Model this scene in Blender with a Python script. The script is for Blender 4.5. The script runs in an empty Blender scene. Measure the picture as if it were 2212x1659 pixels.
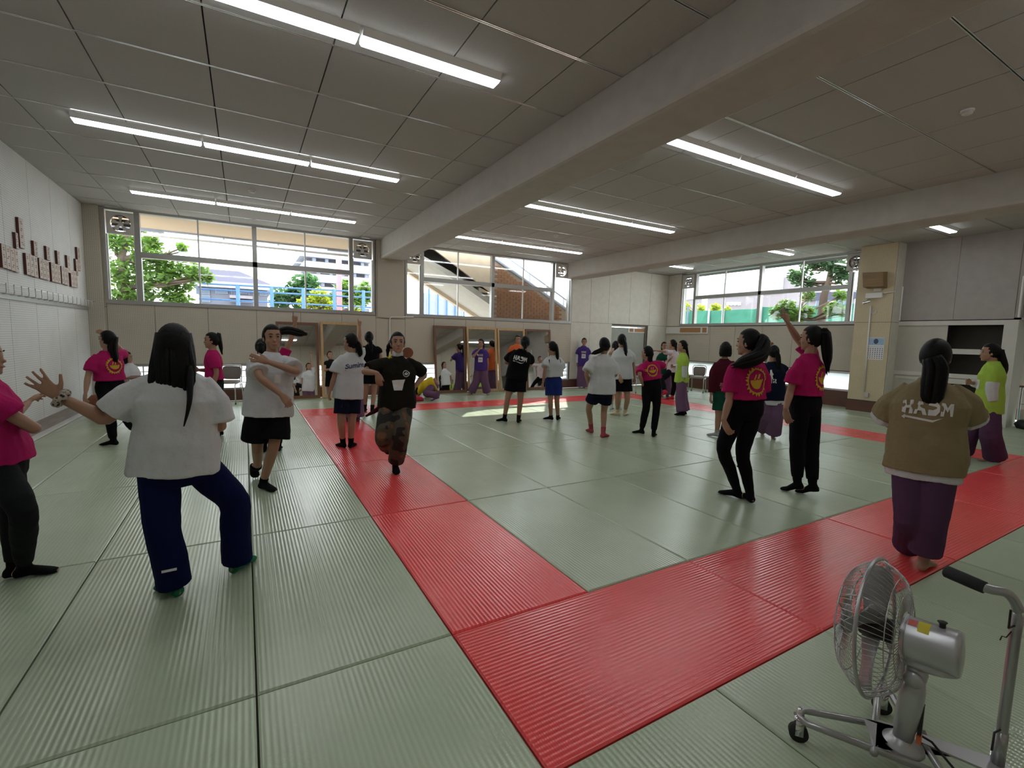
import bpy, math, random
from mathutils import Vector, Matrix, Quaternion
V = Vector
random.seed(7)
SC = bpy.context.scene
COL = SC.collection

# ------------------------------------------------------------------ camera
FPX, YAW, PITCH, ROLL = 1014.31, .5181, -.0985, .0244      # fitted to the mat and ceiling grids, 2212 x 1659 frame
CAMP = V((-.9133, -1.2614, 1.5645))
_f0 = V((math.sin(YAW), math.cos(YAW), 0)); _r0 = V((math.cos(YAW), -math.sin(YAW), 0)); _u0 = V((0, 0, 1))
CF = _f0*math.cos(PITCH) + _u0*math.sin(PITCH)
_u1 = -_f0*math.sin(PITCH) + _u0*math.cos(PITCH)
CR = _r0*math.cos(ROLL) + _u1*math.sin(ROLL)
CU = -_r0*math.sin(ROLL) + _u1*math.cos(ROLL)
cam = bpy.data.objects.new('camera', bpy.data.cameras.new('camera'))
COL.objects.link(cam)
cam.matrix_world = Matrix(((CR.x, CU.x, -CF.x, CAMP.x), (CR.y, CU.y, -CF.y, CAMP.y), (CR.z, CU.z, -CF.z, CAMP.z), (0, 0, 0, 1)))
cam.data.sensor_fit = 'HORIZONTAL'; cam.data.sensor_width = 36
cam.data.lens = 36*FPX/2212
cam.data.clip_start = .05; cam.data.clip_end = 400
SC.camera = cam

# ------------------------------------------------------------------ world, sun, exposure
wd = bpy.data.worlds.new('sky'); SC.world = wd; wd.use_nodes = True
bg = wd.node_tree.nodes['Background']
bg.inputs[0].default_value = (.92, .96, 1.0, 1); bg.inputs[1].default_value = 3.0
sun = bpy.data.objects.new('sun', bpy.data.lights.new('sun', 'SUN')); COL.objects.link(sun)
sun.data.energy = 4; sun.data.angle = .009; sun.data.color = (1, .95, .86)
sun.rotation_euler = V((-.72, -1.05, -1)).to_track_quat('-Z', 'Y').to_euler()
SC.view_settings.view_transform = 'Standard'; SC.view_settings.look = 'None'
SC.view_settings.exposure = 1.22; SC.view_settings.gamma = 1; SC.view_settings.use_curve_mapping = False
SC.cycles.use_denoising = True
SC.cycles.max_bounces = 8; SC.cycles.diffuse_bounces = 4; SC.cycles.glossy_bounces = 4
SC.cycles.transparent_max_bounces = 12; SC.cycles.sample_clamp_indirect = 6
LAMP = 5.5

# ------------------------------------------------------------------ pixels to places
def ray(px, py):
    return CF + CR*((px-1106)/FPX) - CU*((py-829.5)/FPX)
def on(px, py, ax, v):
    d = ray(px, py); return CAMP + d*((v-CAMP[ax])/d[ax])

# ------------------------------------------------------------------ materials
MATS = {}
def nd(nt, t, **k):
    n = nt.nodes.new(t)
    for a, b in k.items(): setattr(n, a, b)
    return n
def mat(name, col, rough=.6, metal=0, var=.06, vs=6, bump=0, bs=60, spec=.5, emit=0, coat=0, sheen=0):
    m = bpy.data.materials.new(name); m.use_nodes = True; nt = m.node_tree; b = nt.nodes['Principled BSDF']
    b.inputs['Roughness'].default_value = rough; b.inputs['Metallic'].default_value = metal
    b.inputs['Specular IOR Level'].default_value = spec
    c = (col[0], col[1], col[2], 1)
    b.inputs['Base Color'].default_value = c
    g = nd(nt, 'ShaderNodeNewGeometry')
    if var:
        n = nd(nt, 'ShaderNodeTexNoise'); n.inputs['Scale'].default_value = vs; n.inputs['Detail'].default_value = 4
        nt.links.new(g.outputs['Position'], n.inputs['Vector'])
        r = nd(nt, 'ShaderNodeMapRange'); r.inputs['To Min'].default_value = 1-var*2; r.inputs['To Max'].default_value = 1+var*2
        nt.links.new(n.outputs['Fac'], r.inputs['Value'])
        mx = nd(nt, 'ShaderNodeVectorMath', operation='SCALE'); mx.inputs[0].default_value = col
        nt.links.new(r.outputs[0], mx.inputs['Scale']); nt.links.new(mx.outputs[0], b.inputs['Base Color'])
    if bump:
        n2 = nd(nt, 'ShaderNodeTexNoise'); n2.inputs['Scale'].default_value = bs; n2.inputs['Detail'].default_value = 3
        nt.links.new(g.outputs['Position'], n2.inputs['Vector'])
        bp = nd(nt, 'ShaderNodeBump'); bp.inputs['Strength'].default_value = bump; bp.inputs['Distance'].default_value = .01
        nt.links.new(n2.outputs['Fac'], bp.inputs['Height']); nt.links.new(bp.outputs[0], b.inputs['Normal'])
    if emit:
        b.inputs['Emission Color'].default_value = c; b.inputs['Emission Strength'].default_value = emit
    if coat: b.inputs['Coat Weight'].default_value = coat
    if sheen: b.inputs['Sheen Weight'].default_value = sheen
    MATS[name] = m
    return m
def math_n(nt, op, a, b=None):
    n = nd(nt, 'ShaderNodeMath', operation=op)
    for i, v in enumerate((a, b)):
        if v is None: continue
        if isinstance(v, (int, float)): n.inputs[i].default_value = v
        else: nt.links.new(v, n.inputs[i])
    return n.outputs[0]
def rib_mat(name, col, axis, period=.024):
    m = mat(name, col, .42, 0, 0, spec=1.0); nt = m.node_tree; b = nt.nodes['Principled BSDF']
    g = nd(nt, 'ShaderNodeNewGeometry'); s = nd(nt, 'ShaderNodeSeparateXYZ'); nt.links.new(g.outputs['Position'], s.inputs[0])
    co = s.outputs[axis]; other = s.outputs[1-axis]
    w = math_n(nt, 'SINE', math_n(nt, 'MULTIPLY', co, 2*math.pi/period))
    # woven rush cross-weave, much finer and weaker
    w2 = math_n(nt, 'SINE', math_n(nt, 'MULTIPLY', other, 2*math.pi/.011))
    n = nd(nt, 'ShaderNodeTexNoise'); n.inputs['Scale'].default_value = 1.0; n.inputs['Detail'].default_value = 1
    mp = nd(nt, 'ShaderNodeMapping'); mp.inputs['Scale'].default_value = (16, .30, 1) if axis == 0 else (.30, 16, 1)
    nt.links.new(g.outputs['Position'], mp.inputs[0]); nt.links.new(mp.outputs[0], n.inputs['Vector'])
    h = math_n(nt, 'ADD', math_n(nt, 'MULTIPLY', w, .0011), math_n(nt, 'MULTIPLY', n.outputs['Fac'], .0006))
    h = math_n(nt, 'ADD', h, math_n(nt, 'MULTIPLY', w2, .00015))
    bp = nd(nt, 'ShaderNodeBump'); bp.inputs['Strength'].default_value = .55; bp.inputs['Distance'].default_value = 1.0
    nt.links.new(h, bp.inputs['Height']); nt.links.new(bp.outputs[0], b.inputs['Normal'])
    oi = nd(nt, 'ShaderNodeObjectInfo')
    n3 = nd(nt, 'ShaderNodeTexNoise'); n3.inputs['Scale'].default_value = 2.2; n3.inputs['Detail'].default_value = 5
    nt.links.new(g.outputs['Position'], n3.inputs['Vector'])
    f = math_n(nt, 'ADD', math_n(nt, 'MULTIPLY', oi.outputs['Random'], .14), math_n(nt, 'MULTIPLY', n3.outputs['Fac'], .22))
    f = math_n(nt, 'ADD', f, math_n(nt, 'MULTIPLY', w, .045)); f = math_n(nt, 'ADD', f, .82)
    mx = nd(nt, 'ShaderNodeVectorMath', operation='SCALE'); mx.inputs[0].default_value = col
    nt.links.new(f, mx.inputs['Scale']); nt.links.new(mx.outputs[0], b.inputs['Base Color'])
    rr = math_n(nt, 'ADD', math_n(nt, 'MULTIPLY', n.outputs['Fac'], .14), .13)
    nt.links.new(rr, b.inputs['Roughness'])
    return m
def peg_mat(name, col, ax):
    m = mat(name, col, .75, 0, .05, 3); nt = m.node_tree; b = nt.nodes['Principled BSDF']
    src = b.inputs['Base Color'].links[0].from_socket
    g = nd(nt, 'ShaderNodeNewGeometry'); s = nd(nt, 'ShaderNodeSeparateXYZ'); nt.links.new(g.outputs['Position'], s.inputs[0])
    def cell(o):
        return math_n(nt, 'SUBTRACT', math_n(nt, 'FRACT', math_n(nt, 'MULTIPLY', o, 1/.03)), .5)
    u, v = cell(s.outputs[ax]), cell(s.outputs[2])
    d = math_n(nt, 'SQRT', math_n(nt, 'ADD', math_n(nt, 'MULTIPLY', u, u), math_n(nt, 'MULTIPLY', v, v)))
    k = math_n(nt, 'LESS_THAN', d, .16)
    mx = nd(nt, 'ShaderNodeMix', data_type='RGBA'); nt.links.new(k, mx.inputs['Factor'])
    nt.links.new(src, mx.inputs['A']); mx.inputs['B'].default_value = (col[0]*.3, col[1]*.3, col[2]*.3, 1)
    nt.links.new(mx.outputs['Result'], b.inputs['Base Color'])
    return m
def wood_mat(name, col, axis=2, rough=.5):
    m = mat(name, col, rough, 0, 0); nt = m.node_tree; b = nt.nodes['Principled BSDF']
    g = nd(nt, 'ShaderNodeNewGeometry'); mp = nd(nt, 'ShaderNodeMapping')
    sc = [22, 22, 22]; sc[axis] = 1.6; mp.inputs['Scale'].default_value = sc
    n = nd(nt, 'ShaderNodeTexNoise'); n.inputs['Scale'].default_value = 1.5; n.inputs['Detail'].default_value = 6
    nt.links.new(g.outputs['Position'], mp.inputs[0]); nt.links.new(mp.outputs[0], n.inputs['Vector'])
    r = nd(nt, 'ShaderNodeMapRange'); r.inputs['To Min'].default_value = .6; r.inputs['To Max'].default_value = 1.35
    nt.links.new(n.outputs['Fac'], r.inputs['Value'])
    mx = nd(nt, 'ShaderNodeVectorMath', operation='SCALE'); mx.inputs[0].default_value = col
    nt.links.new(r.outputs[0], mx.inputs['Scale']); nt.links.new(mx.outputs[0], b.inputs['Base Color'])
    return m
def glass_mat(name, tint, gloss=.06, frost=0):
    m = bpy.data.materials.new(name); m.use_nodes = True; nt = m.node_tree; nt.nodes.clear()
    o = nd(nt, 'ShaderNodeOutputMaterial'); t = nd(nt, 'ShaderNodeBsdfTransparent'); t.inputs[0].default_value = (*tint, 1)
    g = nd(nt, 'ShaderNodeBsdfGlossy'); g.inputs['Roughness'].default_value = .03
    x = nd(nt, 'ShaderNodeMixShader'); x.inputs[0].default_value = gloss
    nt.links.new(t.outputs[0], x.inputs[1]); nt.links.new(g.outputs[0], x.inputs[2])
    if frost:
        tl = nd(nt, 'ShaderNodeBsdfTranslucent'); tl.inputs[0].default_value = (.9, .93, .95, 1)
        y = nd(nt, 'ShaderNodeMixShader'); y.inputs[0].default_value = frost
        nt.links.new(x.outputs[0], y.inputs[1]); nt.links.new(tl.outputs[0], y.inputs[2]); nt.links.new(y.outputs[0], o.inputs[0])
    else: nt.links.new(x.outputs[0], o.inputs[0])
    MATS[name] = m
    return m

mat('ceiling', (.42, .405, .385), .85, var=.03, vs=40, bump=.15, bs=220)
mat('ceiling_void', (.05, .048, .045), .8)
mat('tbar', (.78, .79, .78), .22, .9, var=.02)
mat('beam', (.45, .415, .375), .8, bump=.25, bs=160)
mat('plaster', (.62, .58, .51), .85, bump=.1)
mat('joint', (.12, .1, .08), .8)
peg_mat('peg_x', (.56, .505, .42), 0); peg_mat('peg_y', (.56, .505, .42), 1); peg_mat('peg_col', (.62, .53, .36), 1)
peg_mat('peg_left', (.70, .69, .67), 1)
mat('board_white', (.70, .66, .58), .7); mat('board_grey', (.40, .37, .35), .85, bump=.3, bs=200)
mat('door_grey', (.36, .37, .32), .6)
wood_mat('base_wood', (.13, .05, .035), 0); wood_mat('base_wood_y', (.13, .05, .035), 1)
wood_mat('plank_grey', (.30, .24, .21), 1); mat('strip_white', (.75, .74, .72), .4)
mat('alu', (.40, .39, .37), .38, .45, var=.03); mat('alu_white', (.72, .72, .71), .4, .1, var=.03)
mat('vent_white', (.62, .60, .56), .5); mat('vent_dark', (.10, .095, .09), .5)
glass_mat('glass', (.96, .98, .97), .05); glass_mat('glass_frost', (.9, .94, .96), .05, .55)
mat('diffuser', (.94, .98, 1.0), .5, var=0, emit=LAMP); mat('fixture', (.85, .85, .85), .5, var=0)
mat('paint_white', (.78, .77, .75), .5, var=.02); mat('cab_frame', (.62, .60, .55), .55, var=.03); mat('cab_door', (.50, .475, .42), .6, var=.04)
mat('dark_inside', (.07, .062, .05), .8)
GREEN = (.45, .53, .38); RED = (.93, .085, .09)
rib_mat('mat_green_y', GREEN, 0); rib_mat('mat_green_x', GREEN, 1); rib_mat('mat_red_y', RED, 0); rib_mat('mat_red_x', RED, 1)
m_ = mat('mirror', (.80, .82, .80), .015, 1, var=0)
wood_mat('frame_dark', (.17, .075, .035), 2); wood_mat('frame_light', (.56, .36, .17), 2)
mat('steel', (.55, .55, .55), .28, .9, var=.02); mat('chrome', (.75, .75, .76), .12, 1, var=0)
mat('black_plastic', (.012, .012, .013), .45, var=0); mat('rubber', (.02, .02, .02), .8, var=0)

# ------------------------------------------------------------------ mesh building
def perp(d):
    a = V((0, 0, 1)) if abs(d.z) < .9 else V((1, 0, 0))
    u = d.cross(a).normalized(); return u, d.cross(u).normalized()
class MB:
    def __init__(s): s.v = []; s.f = []
    def add(s, vs, fs):
        o = len(s.v); s.v += [tuple(x) for x in vs]; s.f += [tuple(i+o for i in f) for f in fs]; return s
    def box(s, a, b):
        x0, y0, z0 = a; x1, y1, z1 = b
        return s.add([(x0,y0,z0),(x1,y0,z0),(x1,y1,z0),(x0,y1,z0),(x0,y0,z1),(x1,y0,z1),(x1,y1,z1),(x0,y1,z1)],
                     [(3,2,1,0),(4,5,6,7),(0,1,5,4),(1,2,6,5),(2,3,7,6),(3,0,4,7)])
    def obox(s, c, ax, ay, az):
        c = V(c); P = [c+ax*i+ay*j+az*k for k in (-1,1) for i,j in ((-1,-1),(1,-1),(1,1),(-1,1))]
        return s.add(P, [(3,2,1,0),(4,5,6,7),(0,1,5,4),(1,2,6,5),(2,3,7,6),(3,0,4,7)])
    def cbox(s, a, b, c):                       # box with chamfered top edges
        x0, y0, z0 = a; x1, y1, z1 = b
        vs = [(x0,y0,z0),(x1,y0,z0),(x1,y1,z0),(x0,y1,z0),(x0,y0,z1-c),(x1,y0,z1-c),(x1,y1,z1-c),(x0,y1,z1-c),
              (x0+c,y0+c,z1),(x1-c,y0+c,z1),(x1-c,y1-c,z1),(x0+c,y1-c,z1)]
        return s.add(vs, [(3,2,1,0),(0,1,5,4),(1,2,6,5),(2,3,7,6),(3,0,4,7),(4,5,9,8),(5,6,10,9),(6,7,11,10),(7,4,8,11),(8,9,10,11)])
    def loft(s, rings, n=14, caps=True, power=1.0):
        vs = []; fs = []
        for c, u, v in rings:
            for i in range(n):
                a = 2*math.pi*i/n; ca, sa = math.cos(a), math.sin(a)
                if power != 1:
                    ca = math.copysign(abs(ca)**power, ca); sa = math.copysign(abs(sa)**power, sa)
                vs.append(c+u*ca+v*sa)
        for k in range(len(rings)-1):
            for i in range(n):
                j = (i+1) % n
                fs.append((k*n+i, k*n+j, (k+1)*n+j, (k+1)*n+i))
        if caps:
            fs.append(tuple(range(n-1, -1, -1))); fs.append(tuple(range((len(rings)-1)*n, len(rings)*n)))
        return s.add(vs, fs)
    def tube(s, pts, rad, n=10, flat=1.0, nrm=None, caps=True):
        pts = [V(p) for p in pts]; m = len(pts)
        if isinstance(rad, (int, float)): rad = [rad]*m
        tg = []
        for i in range(m):
            a = pts[max(i-1,0)]; b = pts[min(i+1,m-1)]; t = b-a
            if i and i < m-1: t = (pts[i]-a).normalized() + (b-pts[i]).normalized()
            tg.append(t.normalized() if t.length > 1e-9 else V((0,0,1)))
        if nrm is not None:
            u = V(nrm); u = (u-tg[0]*u.dot(tg[0])).normalized()
        else: u = perp(tg[0])[0]
        rings = []
        for i in range(m):
            if i:
                q = tg[i-1].rotation_difference(tg[i]); u = q @ u; u = (u-tg[i]*u.dot(tg[i])).normalized()
            w = tg[i].cross(u)
            rings.append((pts[i], u*rad[i]*flat, w*rad[i]))
        return s.loft(rings, n, caps)
    def cyl(s, a, b, r, r2=None, n=16): return s.tube([a, b], [r, r if r2 is None else r2], n)
    def ell(s, c, rx, ry, rz, n=14, k=9, M=None):
        c = V(c); vs = []; fs = []
        for j in range(1, k):
            t = math.pi*j/k
            for i in range(n):
                a = 2*math.pi*i/n; p = V((rx*math.sin(t)*math.cos(a), ry*math.sin(t)*math.sin(a), rz*math.cos(t)))
                vs.append(c+(M @ p if M else p))
        top = V((0,0,rz)); vs.append(c+(M @ top if M else top)); vs.append(c-(M @ top if M else top))
        T = len(vs)-2
        for j in range(k-2):
            for i in range(n):
                q = (i+1) % n; fs.append((j*n+i, (j+1)*n+i, (j+1)*n+q, j*n+q))
        for i in range(n):
            q = (i+1) % n; fs.append((T, i, q)); fs.append((T+1, (k-2)*n+q, (k-2)*n+i))
        return s.add(vs, fs)
    def prism(s, poly, off):
        n = len(poly); P = [V(p) for p in poly]; o = V(off)
        return s.add(P+[p+o for p in P], [tuple(range(n-1,-1,-1)), tuple(range(n, 2*n))]+[(i, (i+1) % n, (i+1) % n+n, i+n) for i in range(n)])
    def torus(s, c, ax, R, r, n=32, k=8):
        ax = V(ax).normalized(); u, w = perp(ax); c = V(c); vs = []; fs = []
        for i in range(n):
            a = 2*math.pi*i/n; d = u*math.cos(a)+w*math.sin(a)
            for j in range(k):
                b = 2*math.pi*j/k; vs.append(c+d*(R+r*math.cos(b))+ax*(r*math.sin(b)))
        for i in range(n):
            for j in range(k):
                i2 = (i+1) % n; j2 = (j+1) % k; fs.append((i*k+j, i2*k+j, i2*k+j2, i*k+j2))
        return s.add(vs, fs)
    def mesh(s, name, smooth=False):
        me = bpy.data.meshes.new(name); me.from_pydata(s.v, [], s.f); me.update()
        if smooth: me.shade_smooth()
        return me
    def build(s, name, m, parent=None, smooth=False, **tags):
        me = s.mesh(name, smooth); return link(name, me, m, parent, **tags)
def wloc(o):
    p = V((0,0,0))
    while o: p = p+V(o.location); o = o.parent
    return p
def link(name, me, m, parent=None, **tags):
    o = bpy.data.objects.new(name, me)
    if m is not None and not me.materials: me.materials.append(MATS[m] if isinstance(m, str) else m)
    COL.objects.link(o)
    if parent is not None:
        o.parent = parent; o.location = -wloc(parent)
    for k, v in tags.items():
        if v is not None: o[k] = v
    return o
def thing(name, label, cat, loc=(0,0,0), group=None, rz=0):
    o = bpy.data.objects.new(name, None); COL.objects.link(o); o.location = loc; o.rotation_euler = (0,0,rz)
    o.empty_display_size = .1
    o['label'] = label; o['category'] = cat
    if group: o['group'] = group
    return o
def struct(name, label, loc=(0,0,0)):
    o = bpy.data.objects.new(name, None); COL.objects.link(o); o.location = loc; o['kind'] = 'structure'; o['label'] = label
    return o
def copy_tree(o, parent=None):
    c = o.copy(); COL.objects.link(c); c.parent = parent
    for ch in list(o.children): copy_tree(ch, c)
    return c

# ------------------------------------------------------------------ room shell
W = .91
XL, XR, YW, YB, H = -3.575, 12.5, 11.0, -1.95, 3.927
WT = .22
# floor: a dark sub-floor and every tatami mat a piece of its own
fl = MB().box((XL-WT, YB-WT, -.12), (XR+WT+1.6, YW+WT, -.045)).build('floor', 'joint', kind='structure', label='judo hall floor laid with green and red ribbed tatami mats')
def lay(i0, i1, j0, j1, m):
    x0, x1, y0, y1 = i0*W, i1*W, j0*W, j1*W
    x0 = max(x0, XL+.13); x1 = min(x1, XR-.02); y0 = max(y0, YB+.02); y1 = min(y1, YW-.06)
    if x1-x0 < .06 or y1-y0 < .06: return
    g = .004
    MB().cbox((x0+g, y0+g, -.045), (x1-g, y1-g, 0), .008).build('mat', m, fl)
rows = [(-4, -2), (-2, 0)]
for i in range(1, 9):                                    # inner field
    for j in (1, 3, 5, 7): lay(i, i+1, j, j+2, 'mat_green_y')
for k in (0, 2, 4, 6, 8): lay(k, k+2, 0, 1, 'mat_red_x'); 
for k in (1, 3, 5, 7): lay(0, 1, k, k+2, 'mat_red_y'); lay(9, 10, k, k+2, 'mat_red_y')
for k in (0, 2, 4, 6, 8): lay(k, k+2, 9, 10, 'mat_red_x')
for i in range(-5, 0):
    for j in (-3, -1, 1, 3, 5, 7, 9, 11): lay(i, i+1, j, j+2, 'mat_green_y')
for i in range(10, 14):
    for j in (-3, -1, 1, 3, 5, 7, 9, 11): lay(i, i+1, j, j+2, 'mat_green_y')
for i in range(0, 10):
    lay(i, i+1, -2, 0, 'mat_green_y'); lay(i, i+1, -3, -2, 'mat_green_y')
for k in (0, 2, 4, 6, 8): lay(k, k+2, 10, 11, 'mat_green_x'); lay(k, k+2, 11, 13, 'mat_green_x')

# ceiling
ce = MB().box((XL-WT, YB-WT, H+.035), (XR+WT+1, YW+WT, H+.15)).build('ceiling', 'ceiling_void', kind='structure', label='suspended ceiling of square grey acoustic panels')
B1 = (2.12, 2.72); B2 = (7.95, 8.58); BZ = 3.46
ys = [2.17+W*j for j in range(-5, 11)]; ys = [YB]+[y for y in ys if YB+.1 < y < YW-.1]+[YW]
def bay(xs, t0):
    for a, b in zip(xs[:-1], xs[1:]):
        for c, d in zip(ys[:-1], ys[1:]):
            MB().box((a+.006, c+.011, H), (b-.006, d-.011, H+.03)).build('panel', 'ceiling', ce)
    for y in ys[1:-1]:
        mb = MB(); mb.box((xs[0], y-.013, H-.004), (xs[-1], y-.004, H+.02)); mb.build('ceiling_rail', 'tbar', ce)
        MB().box((xs[0], y+.004, H-.004), (xs[-1], y+.013, H+.02)).build('ceiling_rail', 'tbar', ce)
bay([XL, -2.94, -2.03, -1.12, -.21, .70, 1.61, B1[0]], 0)
bay([B1[1], 3.01, 3.92, 4.83, 5.73, 6.63, 7.54, B2[0]], 0)
bay([B2[1], 8.8, 9.7, 10.61, 11.52, XR], 0)
def beam(n, x0, x1):
    c = .05
    prof = [(x0, H+.02), (x0, BZ+c), (x0+c*.3, BZ+c*.3), (x0+c, BZ), (x1-c, BZ), (x1-c*.3, BZ+c*.3), (x1, BZ+c), (x1, H+.02)]
    MB().prism([(x, YB-.05, z) for x, z in prof], (0, YW-YB+.1, 0)).build(n, 'beam', kind='structure', label='deep plastered ceiling beam running to the window wall')
beam('trim_1', *B1); beam('trim_2', *B2)

def panel_wall(parent, ax, plane, out, spans, zs, m, g=.004, t=.012):
    """boards on a wall: ax 0 runs along x (plane is y), ax 1 along y (plane is x)"""
    for a, b in zip(spans[:-1], spans[1:]):
        for z0, z1 in zip(zs[:-1], zs[1:]):
            lo, hi = sorted((plane, plane+out*t))
            if ax == 0: MB().box((a+g, lo, z0+g), (b-g, hi, z1-g)).build('panel', m, parent)
            else: MB().box((lo, a+g, z0+g), (hi, b-g, z1-g)).build('panel', m, parent)

# --- far wall: masonry with the openings left free
wf = MB()
OP = [(-3.29, 2.0), (2.78, 8.17)]                       # the two upper windows
LOWX = [(-3.2, 2.02), (2.80, 8.15)]                     # low windows
Z_LOW = (.27, .80); Z_UP = (2.07, 3.93); DOOR = (9.9, 11.57)
x = XL-WT
for (a, b), (c, d) in zip(OP, LOWX):
    wf.box((x, YW, 0), (a, YW+WT, H+.05)); x = b
    wf.box((a, YW, 0), (b, YW+WT, Z_LOW[0])); wf.box((a, YW, Z_LOW[1]), (b, YW+WT, Z_UP[0]))
    if c > a: wf.box((a, YW, Z_LOW[0]), (c, YW+WT, Z_LOW[1]))
    if d < b: wf.box((d, YW, Z_LOW[0]), (b, YW+WT, Z_LOW[1]))
wf.box((x, YW, 0), (DOOR[0], YW+WT, H+.05)); wf.box((DOOR[0], YW, 2.06), (DOOR[1], YW+WT, H+.05)); wf.box((DOOR[1], YW, 0), (XR+WT, YW+WT, H+.05))
wallf = wf.build('wall_far', 'joint', kind='structure', label='long far wall of beige pegboard panels below high windows')
panel_wall(wallf, 0, YW, -1, [-3.29, -2.52, -1.59, -.66, .26, 1.19, 2.02], [Z_LOW[1]+.03, Z_UP[0]-.02], 'peg_x')
panel_wall(wallf, 0, YW, -1, [2.78, 3.58, 4.52, 5.47, 6.41, 7.36, 8.19], [Z_LOW[1]+.03, Z_UP[0]-.02], 'peg_x')
panel_wall(wallf, 0, YW, -1, [2.02, 2.78], [.27, 1.98, H], 'peg_x'); panel_wall(wallf, 0, YW, -1, [XL, -3.29], [.27, 1.98, H], 'peg_x')
panel_wall(wallf, 0, YW, -1, [8.19, 8.95, 9.73, 10.67, 11.62, XR], [2.11, H], 'board_white')
panel_wall(wallf, 0, YW, -1, [8.19, 8.95, 9.9], [.27, 2.11], 'board_white'); panel_wall(wallf, 0, YW, -1, [11.57, XR], [.27, 2.11], 'board_white')
# corner pilaster and window jamb strips
MB().box((XL, YW-.09, .0), (-3.32, YW-.012, H)).build('trim_3', 'peg_x', kind='structure', label='narrow beige pilaster in the corner beside the left wall')
MB().box((2.06, YW-.05, 2.0), (2.74, YW-.012, H)).build('trim_4', 'peg_x', kind='structure', label='beige pier between the two far windows')
bb = MB()
for a, b in ((XL+.12, DOOR[0]), (DOOR[1], XR-.02)):
    bb.box((a, YW-.05, 0), (b, YW, .25))
bb.build('baseboard_far', 'base_wood', kind='structure', label='dark red-brown wooden baseboard along the far wall')

# --- windows
WN = 0
def window(name, label, ax, plane, out, lo, hi, z0, z1, main, thin, heavy, zr):
    """a band of sliding panes; ax as in panel_wall; out points outdoors; main = extent of the big panes; side lights fill the rest"""
    w = struct(name, label)
    def bx(mb, a, b, c, d, d0, d1):
        p, q = sorted((plane+out*d0, plane+out*d1))
        if ax == 0: mb.box((a, p, c), (b, q, d))
        else: mb.box((p, a, c), (q, b, d))
    f = MB(); e = .05
    bx(f, lo, hi, z0-.05, z0+.03, -.04, .16); bx(f, lo, hi, z1-.035, z1, -.02, .16)
    bx(f, lo, lo+e, z0, z1, -.03, .2); bx(f, hi-e, hi, z0, z1, -.03, .2)
    f.build('window_frame', 'alu', w)
    for p in main:
        m = MB(); bx(m, p-.045, p+.045, z0, z1, .0, .13); m.build('mullion', 'alu', w)
    for p in heavy:
        m = MB(); bx(m, p-.045, p+.045, z0, z1, .0, .13); m.build('mullion', 'alu', w)
    m = MB(); bx(m, main[0]+.045, main[1]-.045, zr-.055, zr+.055, .0, .12); m.build('transom', 'alu', w)
    for i, p in enumerate(thin):
        m = MB(); bx(m, p-.014, p+.014, z0+.03, z1-.035, .03, .075); m.build('sash_bar', 'alu_white', w)
    edges = sorted([main[0], main[1]]+list(thin)+list(heavy))
    for a, b in zip(edges[:-1], edges[1:]):
        for c, d in ((z0+.03, zr-.055), (zr+.055, z1-.035)):
            m = MB(); bx(m, a+.012, b-.012, c, d, .05, .056); m.build('pane', 'glass', w)
    for a, b, k in ((lo+e, main[0]-.045, 'glass'), (main[1]+.045, hi-e, 'glass')):
        m = MB(); bx(m, a, b, z0+.03, 3.42, .05, .056); m.build('pane', k, w)
        m = MB(); bx(m, a, a+.02, z0+.03, 3.42, .03, .08); bx(m, b-.02, b, z0+.03, 3.42, .03, .08); m.build('sash_bar', 'alu_white', w)
    return w
window('window_1', 'wide upper window facing the tree and the grey roofed house', 0, YW, 1, -3.29, 2.0, 2.10, 3.92, (-2.745, 1.425), (-1.715, .385), (-.66,), 3.06)
window('window_2', 'wide upper window facing the outdoor staircase', 0, YW, 1, 2.78, 8.17, 2.10, 3.92, (3.25, 7.48), (4.29, 6.40), (5.37,), 3.06)
# right wall with its openings
wr = MB()
YR = (4.84, 10.38); LOWY = [(4.78, 5.62), (6.3, 7.2), (7.25, 8.15), (8.2, 10.4)]; ZL2 = (.42, .87)
wr.box((XR, YR[1], 0), (XR+WT, YW, H+.05)); wr.box((XR, 3.2, 0), (XR+WT, YR[0], H+.05))
wr.box((XR, YR[0], ZL2[1]), (XR+WT, YR[1], 2.12)); wr.box((XR, 4.6, 0), (XR+WT, YR[1], ZL2[0]))
y = 4.7
for a, b in LOWY:
    wr.box((XR, y, ZL2[0]), (XR+WT, a, ZL2[1])); y = b
wr.box((XR, y, ZL2[0]), (XR+WT, YR[1]+.1, ZL2[1]))
wallr = wr.build('wall_right', 'joint', kind='structure', label='right wall of beige pegboard under a wide window')
window('window_3', 'wide upper window facing the green net fence', 1, XR, 1, 4.84, 10.38, 2.16, 3.9, (5.07, 9.83), (6.29, 8.70), (7.49,), 3.07)
panel_wall(wallr, 1, XR, -1, [4.65, 5.5, 6.4, 7.3, 8.2, 9.1, 10.05, 10.98], [.92, 2.09], 'peg_y')
panel_wall(wallr, 1, XR, -1, [10.4, 10.98], [2.11, H], 'board_white')
MB().box((XR-.05, 4.65, 0), (XR, YW-.05, .40)).build('baseboard_right', 'base_wood_y', kind='structure', label='dark red-brown wooden baseboard under the right low windows')
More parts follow.
